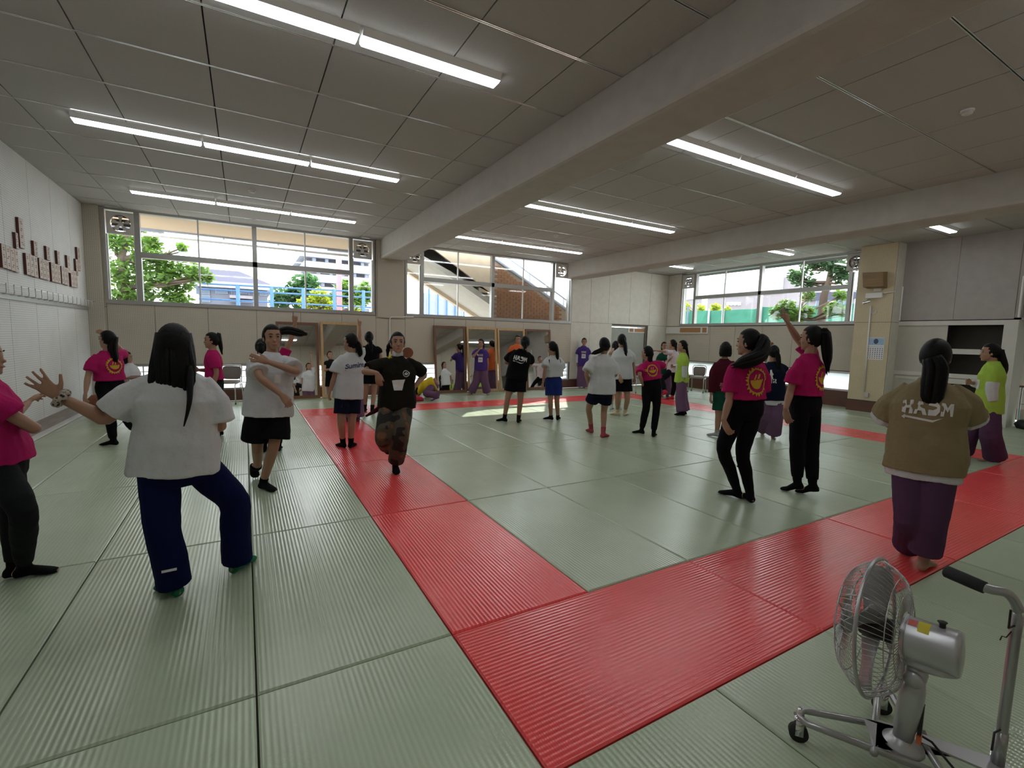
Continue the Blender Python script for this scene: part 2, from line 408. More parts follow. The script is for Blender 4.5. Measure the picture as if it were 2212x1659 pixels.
# low windows
def low_far(n, a, b, label):
    w = struct(n, label); z0, z1 = Z_LOW
    f = MB(); f.box((a, YW-.03, z0-.02), (b, YW+.1, z0+.02)); f.box((a, YW-.02, z1-.02), (b, YW+.1, z1+.03)); f.box((a, YW-.01, z0), (a+.03, YW+.1, z1)); f.box((b-.03, YW-.01, z0), (b, YW+.1, z1))
    f.build('window_frame', 'alu', w)
    k = max(2, round((b-a)/.87)); st = (b-a)/k
    for i in range(k):
        MB().box((a+i*st+.012, YW+.05, z0+.02), (a+(i+1)*st-.012, YW+.056, z1-.02)).build('pane', 'glass_frost', w)
    for i in range(1, 2*k): MB().box((a+i*st/2-.010, YW+.015, z0), (a+i*st/2+.010, YW+.03, z1)).build('bar', 'alu', w)
    for j in (1, 2, 3): z = z0+(z1-z0)*j/4; MB().box((a, YW+.03, z-.008), (b, YW+.042, z+.008)).build('bar', 'alu', w)
low_far('window_4', LOWX[0][0], LOWX[0][1], 'low barred floor-level window under the tree window')
low_far('window_5', LOWX[1][0], LOWX[1][1], 'low barred floor-level window behind the mirrors')
for i, (a, b) in enumerate(LOWY):
    w = struct('window_%d' % (6+i), 'low frosted window near the floor of the right wall')
    f = MB()
    for c, d, e, g in ((a, b, ZL2[0]-.02, ZL2[0]+.025), (a, b, ZL2[1]-.02, ZL2[1]+.03), (a, a+.03, ZL2[0], ZL2[1]), (b-.03, b, ZL2[0], ZL2[1])):
        f.box((XR-.03, c, e), (XR+.08, d, g))
    f.build('window_frame', 'alu_white', w)
    MB().box((XR+.03, a+.02, ZL2[0]+.02), (XR+.036, b-.02, ZL2[1]-.02)).build('pane', 'glass_frost', w)
# left, back walls
wl = MB().box((XL-WT, YB-WT, 0), (XL-.001, YW+WT, H+.05)).build('wall_left', 'joint', kind='structure', label='left wall of pale pegboard panels')
yl = [YB]+[11-.91*k for k in range(14, 0, -1)]+[YW-.09]; yl = [y for y in yl if y >= YB]
panel_wall(wl, 1, XL, 1, yl, [.14, 1.93, H], 'peg_left')
MB().box((XL, YB, 0), (XL+.13, YW-.05, .03)).build('baseboard_left', 'strip_white', kind='structure', label='white edging strip along the foot of the left wall')
MB().box((XL, YB, .03), (XL+.05, YW-.05, .19)).build('trim_5', 'plank_grey', kind='structure', label='weathered brown skirting plank along the left wall')
wb = MB().box((XL-WT, YB-WT, 0), (XR+WT+1, YB, H+.05)).build('wall_back', 'joint', kind='structure', label='back wall of beige pegboard panels')
panel_wall(wb, 0, YB, 1, [XL]+[-3.1+.91*k for k in range(0, 17)]+[XR], [.25, 1.1, 1.98, H], 'peg_x')
MB().box((XL+.05, YB, 0), (XR, YB+.04, .25)).build('baseboard_back', 'base_wood', kind='structure', label='dark baseboard along the back wall')
# column on the right wall and the alcove beyond it
COLX, COLY, XA = 12.0, (3.9, 4.65), 12.36
co = MB().box((COLX, COLY[0], 0), (XR+WT, COLY[1], H+.05)).build('trim_6', 'joint', kind='structure', label='pegboard clad column between right window and cabinet')
panel_wall(co, 0, COLY[0], -1, [COLX, XA], [0.0, 2.13, H], 'board_white')
panel_wall(co, 1, COLX, -1, [COLY[0], COLY[1]], [.27, 2.13, H], 'peg_col')
MB().box((COLX-.035, COLY[0], 0), (COLX, COLY[1], .25)).build('baseboard_column', 'base_wood_y', kind='structure', label='dark baseboard at the foot of the column')

al = MB(); al.box((XA, 1.9, 2.16), (XA+.4, COLY[0], H+.05)); al.box((XA+.05, YB-.2, 2.16), (XA+.4, 1.9, H+.05));  al.box((XA, 4.4, 0), (XA+1, 4.6, H)); al.box((XA, YB-WT, 2.15), (XA+1.9, 4.5, 2.2))
al = al.build('wall_alcove', 'board_grey', kind='structure', label='grey panelled wall above the built-in cabinet')
panel_wall(al, 1, XA, -1, [2.0, 2.93, COLY[0]], [2.17, H], 'board_grey')
panel_wall(al, 1, XA+.05, -1, [YB, -.8, .12, 1.04, 1.96], [2.17, H], 'board_grey')
# ------------------------------------------------------------------ entrance recess right of the cabinet
for j in (-3, -1, 1):
    x0 = XR-.02; y0 = max(j*W, YB+.02); y1 = min((j+2)*W, 1.93)
    MB().cbox((x0+.003, y0+.003, -.045), (x0+.9, y1-.003, 0), .006).build('mat', 'mat_green_y', fl)
    MB().cbox((x0+.906, y0+.003, -.045), (x0+1.7, y1-.003, 0), .006).build('mat', 'mat_green_y', fl)
MB().box((14.1, YB-.2, 0), (14.2, 2.6, 2.2)).build('wall_recess', 'plaster', kind='structure', label='plain wall at the back of the entrance recess')
dr = struct('door_2', 'white sliding doors with brown posts beside the cabinet')
for k in range(4):
    y = 2.35-.55*k
    MB().box((14.05, y-.5, .25), (14.09, y, 2.1)).build('panel', 'paint_white', dr)
    MB().box((14.0, y, 0), (14.1, y+.05, 2.16)).build('post', 'frame_dark', dr)
# closed leaf in the far-wall doorway
d1 = struct('door_1', 'grey-green sliding door leaf in the far wall doorway')
MB().box((DOOR[0]+.02, YW+.05, 0), (DOOR[1]-.1, YW+.09, 2.0)).build('leaf', 'door_grey', d1)
MB().box((DOOR[1]-.1, YW+.02, 0), (DOOR[1], YW+.2, 2.06)).build('jamb', 'joint', d1)
MB().box((DOOR[0], YW+.02, 2.02), (DOOR[1]-.1, YW+.06, 2.06)).build('track', 'alu_white', d1)
wood_mat('grille_wood', (.42, .20, .08), 0)
MB().box((10.70, YW+.035, 1.84), (11.47, YW+.05, 2.0)).build('vent_frame', 'paint_white', d1)
MB().box((10.76, YW+.025, 1.87), (10.92, YW+.036, 1.98)).build('vent_grille', 'grille_wood', d1)
MB().box((11.0, YW+.025, 1.87), (11.46, YW+.036, 1.98)).build('vent_grille', 'grille_wood', d1)
v = thing('wall_vent', 'long white framed vent with brown grilles below the net fence window', 'vent', (XR, 10, 1.85))
MB().box((XR-.05, 9.17, 1.85), (XR-.013, 10.95, 2.09)).build('frame', 'paint_white', v)
for a, b in ((9.22, 9.38), (9.46, 10.31)): MB().box((XR-.06, a, 1.89), (XR-.048, b, 2.05)).build('grille', 'grille_wood', v)

# ------------------------------------------------------------------ ceiling lights
def lamp(x, y, label):
    t = thing('ceiling_light', label, 'light', (x, y, H), 'fluorescent ceiling lights')
    L = 1.215; w0, w1 = .10, .065
    MB().add([(x-L/2, y-w0, H), (x+L/2, y-w0, H), (x+L/2, y+w0, H), (x-L/2, y+w0, H), (x-L/2, y-w1, H-.05), (x+L/2, y-w1, H-.05), (x+L/2, y+w1, H-.05), (x-L/2, y+w1, H-.05)],
             [(3,2,1,0),(4,5,6,7),(0,1,5,4),(1,2,6,5),(2,3,7,6),(3,0,4,7)][0:1]+[(0,1,5,4),(1,2,6,5),(2,3,7,6),(3,0,4,7)]).build('housing', 'fixture', t)
    c = .012
    MB().add([(x-L/2+.004, y-w1, H-.05), (x+L/2-.004, y-w1, H-.05), (x+L/2-.004, y+w1, H-.05), (x-L/2+.004, y+w1, H-.05), (x-L/2+c, y-w1+c, H-.07), (x+L/2-c, y-w1+c, H-.07), (x+L/2-c, y+w1-c, H-.07), (x-L/2+c, y+w1-c, H-.07)],
             [(3,2,1,0),(4,5,6,7),(0,1,5,4),(1,2,6,5),(2,3,7,6),(3,0,4,7)]).build('diffuser', 'diffuser', t)
for y, wh in ((-.4, 'at the back of the hall'), (2.80, 'in the row close to the smoke detector'), (6.0, 'in the middle row across the hall'), (9.14, 'in the row along the far windows')):
    for k in range(3): lamp(-2.54+.62+1.24*k, y, ('left bay light by the wall ', 'left bay middle light ', 'left bay light by the beam ')[k]+wh)
    for k in range(3): lamp(3.37+.615+1.235*k, y, ('light beside the first beam ', 'middle light between the two beams ', 'light beside the second beam ')[k]+wh)
    for k in range(2): lamp(11.47-.62-1.24*k, y, ('light by the right wall ', 'light just past second beam ')[k]+wh)
for x, y, l in ((-.73, 8.05, 'round smoke detector on the ceiling before the tree window'), (5.41, .81, 'round smoke detector on the ceiling between the beams near the back'), (5.37, 7.89, 'round smoke detector on the ceiling before the staircase window')):
    t = thing('smoke_detector', l, 'smoke detector', (x, y, H))
    MB().tube([(x,y,H), (x,y,H-.015)], [.055,.055], 20).build('base', 'paint_white', t)
    MB().tube([(x,y,H-.015), (x,y,H-.035), (x,y,H-.045)], [.04,.045,.03], 20).build('sensor', 'vent_white', t)
for x, y in ((-3.1, 10.86), (1.75, 10.86)):
    MB().box((x-.1, y-.03, H-.012), (x+.1, y+.03, H)).build('ceiling_catch', 'steel', label='small metal catch on the ceiling above the tree window ventilator', category='catch', group='window blind catches')

# ------------------------------------------------------------------ ventilator fans in the windows
def vent(label, c, ax, s=.4):
    """c = centre on the wall face, ax 0: wall along x facing -y, ax 1: wall along y facing -x"""
    t = thing('ventilator_fan', label, 'ventilator', (0,0,0), 'square window ventilators'); h = s/2
    def P(a, d, z): return (a, -d, z) if ax == 0 else (-d, -a, z)
    n = 24; mb = MB(); vs = []; fs = []
    R = h*.78
    for i in range(n):
        a = 2*math.pi*i/n; ca, sa = math.cos(a), math.sin(a); k = h/max(abs(ca), abs(sa))
        vs += [P(ca*k, .0, sa*k), P(ca*k, .05, sa*k), P(ca*R, .06, sa*R), P(ca*R, -.03, sa*R)]
    for i in range(n):
        j = (i+1) % n
        for q in range(3): fs.append((4*i+q, 4*j+q, 4*j+q+1, 4*i+q+1))
    mb.add(vs, fs).build('housing', 'vent_white', t)
    hub = MB(); hub.tube([P(0, -.02, 0), P(0, .035, 0)], [R*.26, R*.2], 16); hub.build('hub', 'vent_white', t)
    for k in range(5):
        a0 = 2*math.pi*k/5+.3; vs = []
        for r_ in (R*.22, R*.6, R*.93):
            for da, dd in ((-.30, .025), (.30, -.015)): vs.append(P(math.cos(a0+da)*r_, dd, math.sin(a0+da)*r_))
        MB().add(vs, [(0,1,3,2),(2,3,5,4),(2,3,1,0),(4,5,3,2)]).build('blade', 'vent_white', t)
    sh = MB()
    for q in range(4): z = -R*.75+R*.5*q; sh.add([P(-R*.9, -.05, z), P(R*.9, -.05, z), P(R*.9, -.085, z+R*.36), P(-R*.9, -.085, z+R*.36)], [(0,1,2,3)])
    sh.build('shutter', 'vent_dark', t)
    t.location = c
    return t
vent('square grey ventilator at the left end of the tree window', (-3.0, YW, 3.635), 0, .43)
vent('square grey ventilator at the right end of the tree window', (1.70, YW, 3.64), 0, .43)
vent('square grey ventilator at the left end of the staircase window, partly behind the beam', (3.03, YW, 3.64), 0, .43)
vent('square grey ventilator at the right end of the staircase window', (7.75, YW, 3.67), 0, .43)
vent('square white ventilator at the far end of the net fence window', (XR, 10.1, 3.63), 1, .45)
vent('white ventilator half hidden behind the column at the net fence window', (XR, 4.96, 3.66), 1, .4)
# ------------------------------------------------------------------ mirrors leaning on the far wall
def mirror(x0, x1, ztop, frame, label, lean=.21):
    t = thing('standing_mirror', label, 'mirror', ((x0+x1)/2, YW-.06-lean, 0), 'tall mirrors leaning on the far wall')
    L = ztop; th = math.atan2(lean, L); up = V((0, math.sin(th), math.cos(th))); n = V((0, -math.cos(th), math.sin(th))); X = V((1,0,0))
    o = V((x0, YW-.07-lean, .012)); w = x1-x0; fw = .055
    def bar(a, b, c, d):
        MB().obox(o+X*((a+b)/2)+up*((c+d)/2), X*((b-a)/2), n*.022, up*((d-c)/2)).build('frame_bar', frame, t)
    bar(0, fw, 0, L); bar(w-fw, w, 0, L); bar(fw, w-fw, 0, fw*1.3); bar(fw, w-fw, L-fw, L)
    MB().obox(o+X*(w/2)+up*(L/2)-n*.005, X*(w/2-fw+.01), n*.004, up*(L/2-fw+.01)).build('mirror_glass', 'mirror', t)
    MB().obox(o+X*(w/2)+up*(L/2)-n*.018, X*(w/2-.01), n*.004, up*(L/2-.01)).build('back_board', 'frame_light', t)
mirror(-.28, .63, 1.80, 'frame_dark', 'dark framed mirror under the tree window, left of a pale framed one')
mirror(.68, 1.59, 1.83, 'frame_light', 'pale wooden mirror under the tree window')
mirror(3.54, 4.47, 1.84, 'frame_dark', 'dark framed mirror beside the crouching person in yellow')
mirror(4.51, 5.46, 1.83, 'frame_light', 'pale wooden mirror behind the person in a purple T-shirt')
mirror(5.49, 6.42, 1.82, 'frame_light', 'pale wooden mirror behind the person in orange')
mirror(6.44, 7.35, 1.83, 'frame_dark', 'dark framed mirror at the end of the row by the white boards')
cl = thing('wall_clock', 'round white clock on the back wall, seen only in a mirror', 'clock', (1.2, YB+.02, 2.2))
MB().tube([(1.2, YB+.014, 2.2), (1.2, YB+.05, 2.2)], [.17,.17], 28).build('case', 'steel', cl)
MB().tube([(1.2, YB+.05, 2.2), (1.2, YB+.053, 2.2)], [.155,.155], 28).build('face', 'paint_white', cl)
MB().box((1.195, YB+.054, 2.19), (1.205, YB+.057, 2.30)).build('hand', 'black_plastic', cl); MB().box((1.195, YB+.054, 2.194), (1.29, YB+.057, 2.206)).build('hand', 'black_plastic', cl)
# conduit on the far wall
pt = thing('conduit_pipe', 'white surface conduit bent over the baseboard wall by the pier', 'pipe', (2.37, YW-.03, .25))
MB().tube([(2.37, YW-.035, .27), (2.37, YW-.035, 1.98), (2.42, YW-.035, 2.03), (3.0, YW-.035, 2.045)], .018, 8).build('pipe', 'paint_white', pt, True)
# ------------------------------------------------------------------ built-in cabinet
cb = thing('storage_cabinet', 'built-in cream cabinet with one sliding door and dark open shelves', 'cabinet', (XA, 3, 0))
fx0, fx1 = XA-.02, XA+.03
for a, b, c, d in ((1.94, 3.97, 2.06, 2.155), (3.9, 3.97, 0, 2.06), (1.94, 2.13, 0, 2.06), (2.13, 3.9, .93, 1.02), (2.13, 3.9, 0, .12)):
    MB().box((fx0, a, c), (fx1, b, d)).build('frame', 'cab_frame', cb)
bk = MB(); bk.box((XA+.5, 1.94, 0), (XA+.52, 3.9, 2.15)); bk.box((XA+.03, 1.94, 0), (XA+.5, 1.97, 2.15)); bk.box((XA+.03, 3.87, 0), (XA+.5, 3.9, 2.15)); bk.box((XA+.03, 1.94, 2.1), (XA+.5, 3.9, 2.15)); bk.build('carcass', 'dark_inside', cb)
dd = MB().box((XA, 3.0, 1.02), (XA+.022, 3.9, 2.06)).build('sliding_door', 'cab_door', cb)
MB().box((XA-.006, 3.80, 1.45), (XA+.002, 3.83, 1.6)).build('recess_pull', 'steel', dd)
d3 = MB().box((XA, 3.0, .12), (XA+.022, 3.9, .93)).build('sliding_door', 'cab_door', cb)
MB().box((XA-.005, 3.1, .84), (XA+.005, 3.85, .9)).build('pull_bar', 'cab_frame', d3)
for z in (1.50, .86): MB().box((XA-.01, 2.13, z-.055), (XA+.45, 3.0, z+.055)).build('shelf', 'cab_frame', cb)
MB().box((XA+.45, 1.97, .2), (XA+.49, 3.87, 2.05)).build('back_panel', 'dark_inside', cb)
MB().box((XA-.02, 1.925, 0), (XA+.5, 1.94, 2.155)).build('side_panel', 'cab_frame', cb)
# pipes flanking the grey wall
for y, z0, z1 in ((3.87, 2.17, 2.95), (1.93, 2.2, 3.0)):
    MB().tube([(XA-.05, y, z0), (XA-.05, y, z1)], .018, 8).build('wall_pipe', 'paint_white', label='white vertical pipe on the grey wall above the cabinet', category='pipe', group='pipes beside the grey wall')
# ------------------------------------------------------------------ things on the column
wood_mat('speaker_wood', (.25, .16, .07), 1)
sp = thing('wall_speaker', 'brown wooden box loudspeaker high on the column', 'speaker', (COLX-.1, 4.3, 3.0))
A, B_, C_, D_ = on(1863,589,0,COLX-.22), on(1908,587,0,COLX-.22), on(1908,618,0,COLX-.22), on(1864,620,0,COLX-.22)
MB().add([A, B_, C_, D_, (COLX-.02, A.y-.02, A.z+.02), (COLX-.02, B_.y+.0, B_.z+.02), (COLX-.02, C_.y, C_.z-.03), (COLX-.02, D_.y-.02, D_.z-.03)],
         [(3,2,1,0),(4,5,6,7),(0,1,5,4),(1,2,6,5),(2,3,7,6),(3,0,4,7)]).build('cabinet', 'speaker_wood', sp)
MB().prism([A+V((-.004,-.02,-.02)), B_+V((-.004,.02,-.02)), C_+V((-.004,.02,.02)), D_+V((-.004,-.02,.02))], (.003,0,0)).build('grille_cloth', 'speaker_wood', sp)
MB().box((COLX-.03, 4.15, 2.85), (COLX-.012, 4.3, 3.05)).build('bracket', 'paint_white', sp)
cc = thing('security_camera', 'small grey security camera under a white box on the column', 'camera', (COLX-.05, 4.45, 2.5))
a = on(1872, 634, 0, COLX-.03); b = on(1906, 643, 0, COLX-.03)
MB().box((COLX-.07, b.y, b.z), (COLX-.013, a.y, a.z)).build('junction_box', 'paint_white', cc)
c = on(1872, 653, 0, COLX-.12); MB().tube([c+V((.1,0,.08)), c+V((.03,0,.06)), c], .012, 8).build('arm', 'steel', cc)
MB().tube([c+V((.03,-.05,.015)), c+V((-.05,.06,-.02))], [.028,.034], 14).build('housing', 'steel', cc)
pp = thing('conduit_pipe', 'white conduit running down the column to a floor socket', 'pipe', (COLX-.03, 4.4, .25))
p0 = on(1881, 661, 0, COLX-.03); p1 = on(1866, 846, 0, COLX-.03)
MB().tube([p0, p1], .016, 8).build('pipe', 'paint_white', pp, True)
q0 = on(1909, 633, 0, COLX-.03); q1 = on(1932, 630, 0, COLX-.03); MB().tube([q0, q1], .014, 8).build('pipe', 'paint_white', pp, True)
s0 = on(1871, 853, 0, COLX-.03); MB().box((COLX-.05, s0.y-.05, s0.z-.05), (COLX-.012, s0.y+.04, s0.z+.05)).build('socket_box', 'steel', pp)
r0 = on(1888, 674, 0, COLX-.02); MB().torus(r0, (1,0,0), .045, .01, 24, 6).build('wall_ring', 'vent_white', label='small round metal ring plate on the column above the calendar', category='ring')
# calendar
ct = thing('wall_calendar', 'paper wall calendar with a blue picture hung on the column', 'calendar', on(1893, 753, 0, COLX-.02))
ca, cbb, cbm = on(1875, 729, 0, COLX-.018), on(1912, 729, 0, COLX-.018), on(1911, 778, 0, COLX-.018)
mat('cal_white', (.75,.76,.78), .6, var=0); mat('cal_blue', (.35,.5,.68), .6, var=.15, vs=30); mat('ink', (.08,.1,.16), .7, var=0); mat('ink_red', (.5,.1,.08), .7, var=0)
y0, y1, z0, z1 = cbb.y, ca.y, cbm.z, ca.z
MB().box((COLX-.018, y0, z0), (COLX-.013, y1, z1)).build('sheet', 'cal_white', ct)
MB().box((COLX-.0205, y0+.01, z1-(z1-z0)*.33), (COLX-.018, y1-.01, z1-.01)).build('picture', 'cal_blue', ct)
MB().ell((COLX-.022, (y0+y1)/2, z1-(z1-z0)*.17), .002, (y1-y0)*.14, (z1-z0)*.12, 14, 8).build('picture_subject', 'ink', ct)
MB().box((COLX-.0205, y0+.01, z1-(z1-z0)*.42), (COLX-.018, y1-.01, z1-(z1-z0)*.405)).build('month_rule', 'cal_blue', ct)
g = MB(); gr = MB()
for r_ in range(6):
    for k in range(7):
        yy = y1-.03-(y1-y0-.06)*k/6; zz = z1-(z1-z0)*(.50+.085*r_)
        (gr if k == 0 or r_ == 5 else g).box((COLX-.0200, yy-.009, zz-.011), (COLX-.018, yy+.009, zz+.011))
g.build('dates', 'ink', ct, kind='stuff'); gr.build('dates_red', 'ink_red', ct, kind='stuff')
# ------------------------------------------------------------------ hook rail and name plaques on the left wall
hk = thing('hook_rail', 'long metal coat-hook rail along the left wall below the plaques', 'hook rail', (XL+.02, 7, 1.98))
MB().box((XL+.012, 2.0, 1.90), (XL+.035, 10.88, 1.955)).build('rail', 'alu', hk)
MB().tube([(XL+.13, 2.0, 2.06), (XL+.13, 10.88, 2.06)], .005, 6).build('rod', 'steel', hk)
hm = MB().tube([(0,0,-.03), (.11,0,-.03), (.115,0,0), (.115,0,.09)], .006, 6).mesh('hook', True); hm.materials.append(MATS['steel'])
y = 2.2
while y < 10.8:
    o = link('hook', hm, None, hk); o.location = V((XL+.02, y, 1.99))-V(hk.location); y += .235
wood_mat('plaque_wood', (.38, .25, .16), 2); mat('plaque_edge', (.09, .02, .018), .5)
def plaque(cx0, cx1, cy0, cy1, label, grp):
    k = 220/1521
    p = on(cx0*k, 440+cy0*k, 0, XL+.04); q = on(cx0*k, 440+cy1*k, 0, XL+.04); r = on(cx1*k, 440+cy0*k, 0, XL+.04)
    t = thing('name_plaque', label, 'plaque', (XL+.02, p.y, q.z), grp); z0, z1 = q.z, p.z; ya, yb = p.y, min(r.y, p.y+.16)
    MB().box((XL+.014, ya, z0), (XL+.042, yb-.006, z1)).build('board', 'plaque_edge', t)
    MB().box((XL+.042, ya+.004, z0+.004), (XL+.0445, yb-.01, z1-.004)).build('face', 'plaque_wood', t)
    ins = MB(); n = max(3, int((z1-z0)/.09)); rnd = random.Random(int(cx0))
    for i in range(n):
        zz = z1-(z1-z0)*(i+.6)/(n+.3)
        for s_ in range(2): a = rnd.uniform(.2, .5); ins.box((XL+.0445, ya+(yb-ya)*a, zz-.02+.025*s_), (XL+.046, ya+(yb-ya)*(a+.3), zz-.008+.025*s_))
    ins.build('inscription', 'ink', t, kind='stuff')
for g_, (xs_, t0, t1, b0, b1) in enumerate((([10,75,140,205,262], 592,668,945,1012), ([375,435,490,550], 735,772,1050,1088), ([575,625,675,722], 805,842,1105,1132), ([755,800,850,892], 872,902,1155,1178), ([910,945,985,1012], 930,952,1190,1216), ([1050,1090,1125,1148], 985,1006,1235,1252))):
    n = len(xs_)-1
    for i in range(n):
        f = i/max(1, n-1); plaque(xs_[i], xs_[i+1], t0+(t1-t0)*f, b0+(b1-b0)*f, 'narrow wooden name plaque in the lower row above the hook rail', 'lower row of name plaques')
for i, (a, b, c, d) in enumerate(((265,350,200,640), (222,262,425,660), (495,552,552,770), (685,740,632,830), (845,886,700,895), (995,1040,770,1020), (1125,1155,822,1060), (1145,1195,647,985))):
    plaque(a, b, c, d, ('longest raised' if i in (0, 7) else 'raised')+' wooden name plaque above the lower plaque row', 'raised name plaques')

# ------------------------------------------------------------------ stacking chairs
mat('chair_fabric', (.21, .175, .155), .9, bump=.2, bs=250); mat('chair_seat', (.30, .26, .23), .7)
def chair(label, loc, rz):
    t = thing('stacking_chair', label, 'chair', (0,0,0), 'padded metal stacking chairs')
    for s_ in (-1, 1):
        MB().tube([(s_*.225, .21, 0), (s_*.22, .2, .40), (s_*.215, .17, .43), (s_*.215, -.02, .435), (s_*.21, -.18, .43)], .0125, 8).build('leg', 'steel', t, True)
        MB().tube([(s_*.21, -.27, 0), (s_*.205, -.19, .43), (s_*.2, -.235, .78), (s_*.17, -.245, .82), (0, -.248, .83)], .0125, 8).build('leg', 'steel', t, True)
        for y in (.21, -.27): MB().tube([(s_*.224, y, .0), (s_*.224, y, .03)], .016, 8).build('foot_cap', 'rubber', t)
    MB().loft([(V((0, .0, .435)), V((.19,0,0)), V((0,.19,0))), (V((0, .0, .445)), V((.215,0,0)), V((0,.215,0))), (V((0,.0,.475)), V((.215,0,0)), V((0,.215,0))), (V((0,0,.49)), V((.19,0,0)), V((0,.19,0)))], 24, True, .45).build('seat', 'chair_seat', t, True)
    n = V((0, .99, .12)); r_ = []
    for d, k in ((-.014, .9), (-.008, 1), (.014, 1), (.022, .92)): r_.append((V((0, -.225, .645))+n*d, V((.185*k,0,0)), V((0, -.02, .145*k))))
    MB().loft(r_, 24, True, .4).build('backrest', 'chair_fabric', t, True)
    t.location = loc; t.rotation_euler = (0,0,rz)
    return t
pc = on(511, 868, 2, 0); chair('padded chair beside the low barred window, next to the person in a black skirt', (pc.x-.15, 10.55, 0), math.pi-.35)
pc = on(1506, 848, 2, 0); chair('padded chair with a folded white paper below the net fence window', (pc.x+.1, pc.y+.1, 0), math.radians(118))
MB().loft([(V((pc.x+.13, pc.y+.1, .492)), V((.12,.05,0)), V((-.05,.1,0))), (V((pc.x+.13, pc.y+.1, .515)), V((.11,.05,0)), V((-.05,.1,0)))], 12, True, .5).build('folded_paper', 'paint_white', label='folded white paper lying on the chair seat', category='paper')
pc = on(1380, 850, 2, 0); chair('padded chair half hidden behind the girl in a pink T-shirt and black trousers', (pc.x+.25, pc.y+.15, 0), math.radians(150))
chair('padded chair under the seated person in white', (-2.15, 10.3, 0), math.radians(-150))
# desk with the seated person's bag at the left
dk = on(285, 905, 2, 0)
DKX, DKY = -2.3, 9.3
tb = thing('folding_table', 'small dark folding table holding the black bag', 'table', (DKX, DKY, 0))
wood_mat('table_wood', (.22, .12, .08), 0)
MB().box((DKX-.42, DKY-.25, .68), (DKX+.42, DKY+.25, .71)).build('table_top', 'table_wood', tb)
for sx in (-1, 1):
    for sy in (-1, 1): MB().cyl((DKX+sx*.38, DKY+sy*.2, 0), (DKX+sx*.38, DKY+sy*.2, .68), .014).build('leg', 'steel', tb)
hb = thing('hand_bag', 'black tote bag with two round handles on the small table', 'bag', (DKX+.1, DKY-.05, .71))
mat('bag_black', (.012,.012,.015), .5); bx0 = V((DKX+.12, DKY-.08, .71))
MB().loft([(bx0, V((.17,0,0)), V((0,.07,0))), (bx0+V((0,0,.1)), V((.19,0,0)), V((0,.08,0))), (bx0+V((0,0,.2)), V((.18,0,0)), V((0,.045,0)))], 20, True, .5).build('body', 'bag_black', hb, True)
for s_ in (-1, 1):
    MB().tube([bx0+V((-.07,.03*s_,.19))]+[bx0+V((-.07*math.cos(a),.03*s_,.19+.11*math.sin(a))) for a in [k*math.pi/8 for k in range(1,8)]]+[bx0+V((.07,.03*s_,.19))], .008, 6).build('handle', 'bag_black', hb, True)
MB().ell(bx0+V((.02,-.082,.1)), .012,.006,.012).build('clasp', 'chrome', hb)
# brown drum-like cushion by the left wall
wood_mat('barrel_wood', (.20, .055, .02), 2)
bp_ = on(207, 906, 2, 0); MB().loft([(V((bp_.x+.1, bp_.y, z)), V((r,0,0)), V((0,r,0))) for z, r in ((.0,.14),(.06,.19),(.22,.21),(.36,.19),(.42,.14))], 20).build('floor_cushion', 'barrel_wood', smooth=True, label='round brown leather pouf beside the left wall', category='pouf')
# table, bottle and bag in the recess
tb2 = thing('work_table', 'brown topped table with metal legs in the entrance recess', 'table', (13.35, 1.35, 0))
MB().box((12.95, .7, .80), (13.75, 2.0, .83)).build('table_top', 'table_wood', tb2)
for x in (13.02, 13.68):
    for y in (.78, 1.92): MB().cyl((x, y, 0), (x, y, .8), .018).build('leg', 'steel', tb2)
    MB().cyl((x, .78, .45), (x, 1.92, .45), .012).build('brace', 'steel', tb2)
mat('teal', (.02, .22, .22), .35, spec=.5); bo = V((13.0, 1.78, 0))
bt = thing('water_bottle', 'teal water bottle standing on the floor by the table', 'bottle', (bo.x, bo.y, 0))
MB().loft([(V((bo.x, bo.y, z)), V((r,0,0)), V((0,r,0))) for z, r in ((0,.05),(.02,.056),(.25,.056),(.31,.045),(.34,.025))], 18).build('body', 'teal', bt, True)
MB().cyl((bo.x, bo.y, .34), (bo.x, bo.y, .38), .026).build('cap', 'teal', bt, True)
bg_ = V((12.62, 1.62, 0)); MB().loft([(V((bg_.x, bg_.y, z)), V((a,0,0)), V((0,b,0))) for z, a, b in ((0,.16,.22),(.08,.19,.26),(.16,.15,.2),(.2,.08,.1))], 18).build('duffel_bag', 'bag_black', smooth=True, label='black soft bag lying on the floor beside the teal bottle', category='bag')
cab = on(1842, 863, 2, 0)
MB().tube([on(px, py, 2, .008) for px, py in ((1775, 868), (1800, 866), (1830, 872), (1860, 876))], .006, 6).build('floor_cable', 'black_plastic', smooth=True, label='black cable lying on the mats near the column', category='cable')
MB().loft([(on(1842, 884, 2, 0)+V((0,0,z)), V((.09*k,-.02,0)), V((.02,.05*k,0))) for z, k in ((0,1),(.03,1),(.04,.8))], 12, True, .6).build('power_adapter', 'black_plastic', label='flat black adapter on the mats at the foot of the right wall', category='adapter')
DEBUG = False
